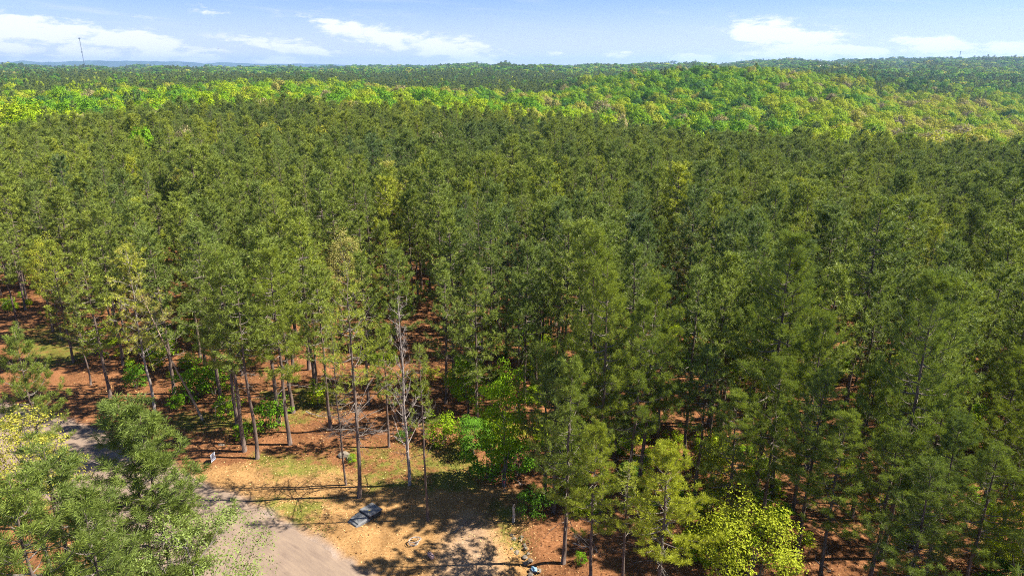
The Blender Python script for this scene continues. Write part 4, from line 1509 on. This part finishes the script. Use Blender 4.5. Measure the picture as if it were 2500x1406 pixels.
tag(lit.obj('leaf_litter', plain('brown_litter', (0.13, 0.058, 0.026), .9, .1, vary=.5, scale=1.5)), 'brown pine straw and leaf litter strewn over the ground', kind='stuff')
tag(tan.obj('dry_leaf_litter', plain('pale_litter', (0.50, 0.31, 0.13), .9, .1, vary=.4, scale=1.5)), 'pale dry leaves strewn over the ground', kind='stuff')
n = 90000
gp_ = np.stack([rng.uniform(-42, 30, n), rng.uniform(30, 80, n)], 1)
gm = np.zeros(n)
for g_ in grass_polys:
    gm = np.maximum(gm, smooth(poly_sdf(gp_, g_), -2.0, .8))
pn = .45 * vnoise(gp_[:, 0], gp_[:, 1], 2.2, 61) + .3 * vnoise(gp_[:, 0], gp_[:, 1], .8, 62)
sel = (gm * .55 + pn > .56) & (poly_sdf(gp_, road_poly) < -.5)
gp_ = gp_[sel]
gzz = ground(gp_[:, 0], gp_[:, 1]) + ((vnoise(gp_[:, 0], gp_[:, 1], 1.7, 1) - .5) * .16 + (vnoise(gp_[:, 0], gp_[:, 1], 6, 5) - .5) * .35)
G3 = np.stack([gp_[:, 0], gp_[:, 1], gzz], 1)
needles(gra, G3, np.tile([0, 0, 1.0], (len(G3), 1)), 2, .22, .045, .8, rng)
tag(gra.obj('grass', leaf_material('grass_blades', [(0, (0.10, 0.15, 0.02)), (1, (0.24, 0.24, 0.04))], .3, 1.6)), 'thin tufts of green grass in the clearing and under the pines', kind='stuff')
for o_ in (C.objects['grass'],):
    o_['tint'] = .4


# ------------------------------------------------------------------ masts, buildings, bird
def mast(name, label, x, ytop, d, width, levels, guys, leg=.16):
    a_, e_ = az_el(x, ytop)
    X, Y = d * math.sin(a_), d * math.cos(a_)
    z0 = gz1(X, Y)
    H = CAM_H + d * math.tan(e_) - z0
    root = thing(name, label, 'radio mast', (X, Y, z0), .4)
    m = MB()
    cor = [(width * math.cos(t), width * math.sin(t)) for t in (0, 2.094, 4.189)]
    for c in cor:
        m.tube([(c[0], c[1], -1), (c[0], c[1], H)], leg, 5)
    nb = int(H / (width * 2.2))
    for i in range(nb):
        for j in range(3):
            c, e = cor[j], cor[(j + 1) % 3]
            m.tube([(c[0], c[1], H * i / nb), (e[0], e[1], H * (i + 1) / nb)], leg * .5, 3, False)
    m.obj('lattice', M['steel'], root)
    for fr, wd in levels:
        an = MB()
        for t in np.arange(0, 6.28, .7):
            an.box((wd * math.cos(t), wd * math.sin(t), H * fr), (.5, .5, 2.6), t)
        an.tube([(wd * math.cos(t), wd * math.sin(t), H * fr - .6) for t in np.linspace(0, 6.2832, 13)], .18, 4)
        for t in (0, 2.094, 4.189):
            an.tube([(0, 0, H * fr - .6), (wd * math.cos(t), wd * math.sin(t), H * fr - .6)], .14, 4)
        an.obj('antenna_ring', M['steel'], root)
    if guys:
        for t in (0.5, 2.594, 4.689):
            for fr in (.45, .95):
                MB().tube([(0, 0, H * fr), (H * .55 * math.cos(t), H * .55 * math.sin(t), -1)], .035, 3).obj('guy_wire', M['steel'], root)
    MB().tube([(0, 0, H), (0, 0, H * 1.02)], .10, 5).obj('lightning_rod', M['steel'], root)


mast('radio_mast', 'tall thin grey radio mast above the blue ridge at left', 193.5, 93, 2200.0, .75, ((.985, 2.0), (.65, 1.3), (.34, 1.3)), True, .20)
mast('radio_mast', 'short distant radio mast on the skyline at right', 2345.5, 126, 4000.0, .9, ((.985, 2.6), (.88, 2.6), (.80, 1.8)), False, .30)
for (x_, y_, d_, w, dp, lb) in BLD:
    a_, e_ = az_el(x_, y_)
    X, Y = d_ * math.sin(a_), d_ * math.cos(a_)
    zt = CAM_H + d_ * math.tan(e_)
    z0 = gz1(X, Y)
    hh = max(5.0, zt - z0)
    bld = thing('building', lb, 'building', (X, Y, z0), -a_ + .15)
    wl = MB().box((0, 0, hh / 2 - 1), (w, dp, hh + 1)).obj('wall', M['wall_cream'], bld)
    rf = MB()
    e1, e2 = w / 2 + .6, dp / 2 + .8
    rf.add([(-e1, -e2, hh - .6), (e1, -e2, hh - .6), (e1, 0, hh + 2.0), (-e1, 0, hh + 2.0), (-e1, e2, hh - .6), (e1, e2, hh - .6)], [(0, 1, 2), (0, 2, 3), (3, 2, 5), (3, 5, 4), (0, 3, 4), (1, 5, 2), (0, 4, 5), (0, 5, 1)])
    rf.obj('roof', M['roof_white'], bld)
    for k in range(int(w / 5)):
        MB().box((-w / 2 + 2.5 + 5 * k, -dp / 2 - .03, hh - 2.4), (1.4, .1, 1.4)).obj('window', M['dark_glass'], bld)
# bird in flight over the far plantation
a_, e_ = az_el(532, 121)
bd_ = thing('bird', 'tiny dark bird in flight against the sky left of centre', 'bird', (140 * math.sin(a_), 140 * math.cos(a_), CAM_H + 140 * math.tan(e_)), .6)
MB().tube([(0, -.22, 0), (0, -.10, .02), (0, .06, .02), (0, .16, .03), (0, .22, .02)], [.012, .05, .06, .04, .008], 7).obj('body', M['bird'], bd_)
for s_ in (-1, 1):
    MB().add([(s_ * .03, -.06, .03), (s_ * .03, .09, .04), (s_ * .24, .06, .12), (s_ * .24, -.03, .11), (s_ * .44, -.05, .06), (s_ * .03, -.06, .045), (s_ * .03, .09, .055), (s_ * .24, .06, .13), (s_ * .24, -.03, .12)],
             [(0, 1, 2), (0, 2, 3), (3, 2, 4), (5, 7, 6), (5, 8, 7), (8, 4, 7)]).obj('wing', M['bird'], bd_)

# ------------------------------------------------------------------ air between the camera and the far ridges
hz = MB().box((0, 7200, 10.0), (34000, 15600, 340.0)).obj('haze', None)
hz.data.materials.clear()
hm, N = material('air')
vol = N.node('ShaderNodeVolumePrincipled')
vol.inputs['Color'].default_value = (0.42, 0.66, 1.0, 1)
vol.inputs['Density'].default_value = 7.5e-5
vol.inputs['Anisotropy'].default_value = 0.2
out = N.node('ShaderNodeOutputMaterial')
N.link(vol.outputs[0], out.inputs['Volume'])
hz.data.materials.append(hm)
tag(hz, 'thin blue haze over the distance', kind='stuff')
print('pines', len(pts), 'individual', N_IND, 'woods', len(fx), k1.sum(), k2.sum(), k3.sum(), 'broad individual', len(cand))
tris = sum(len(m_.polygons) for m_ in bpy.data.meshes)
print('mesh triangles', tris)
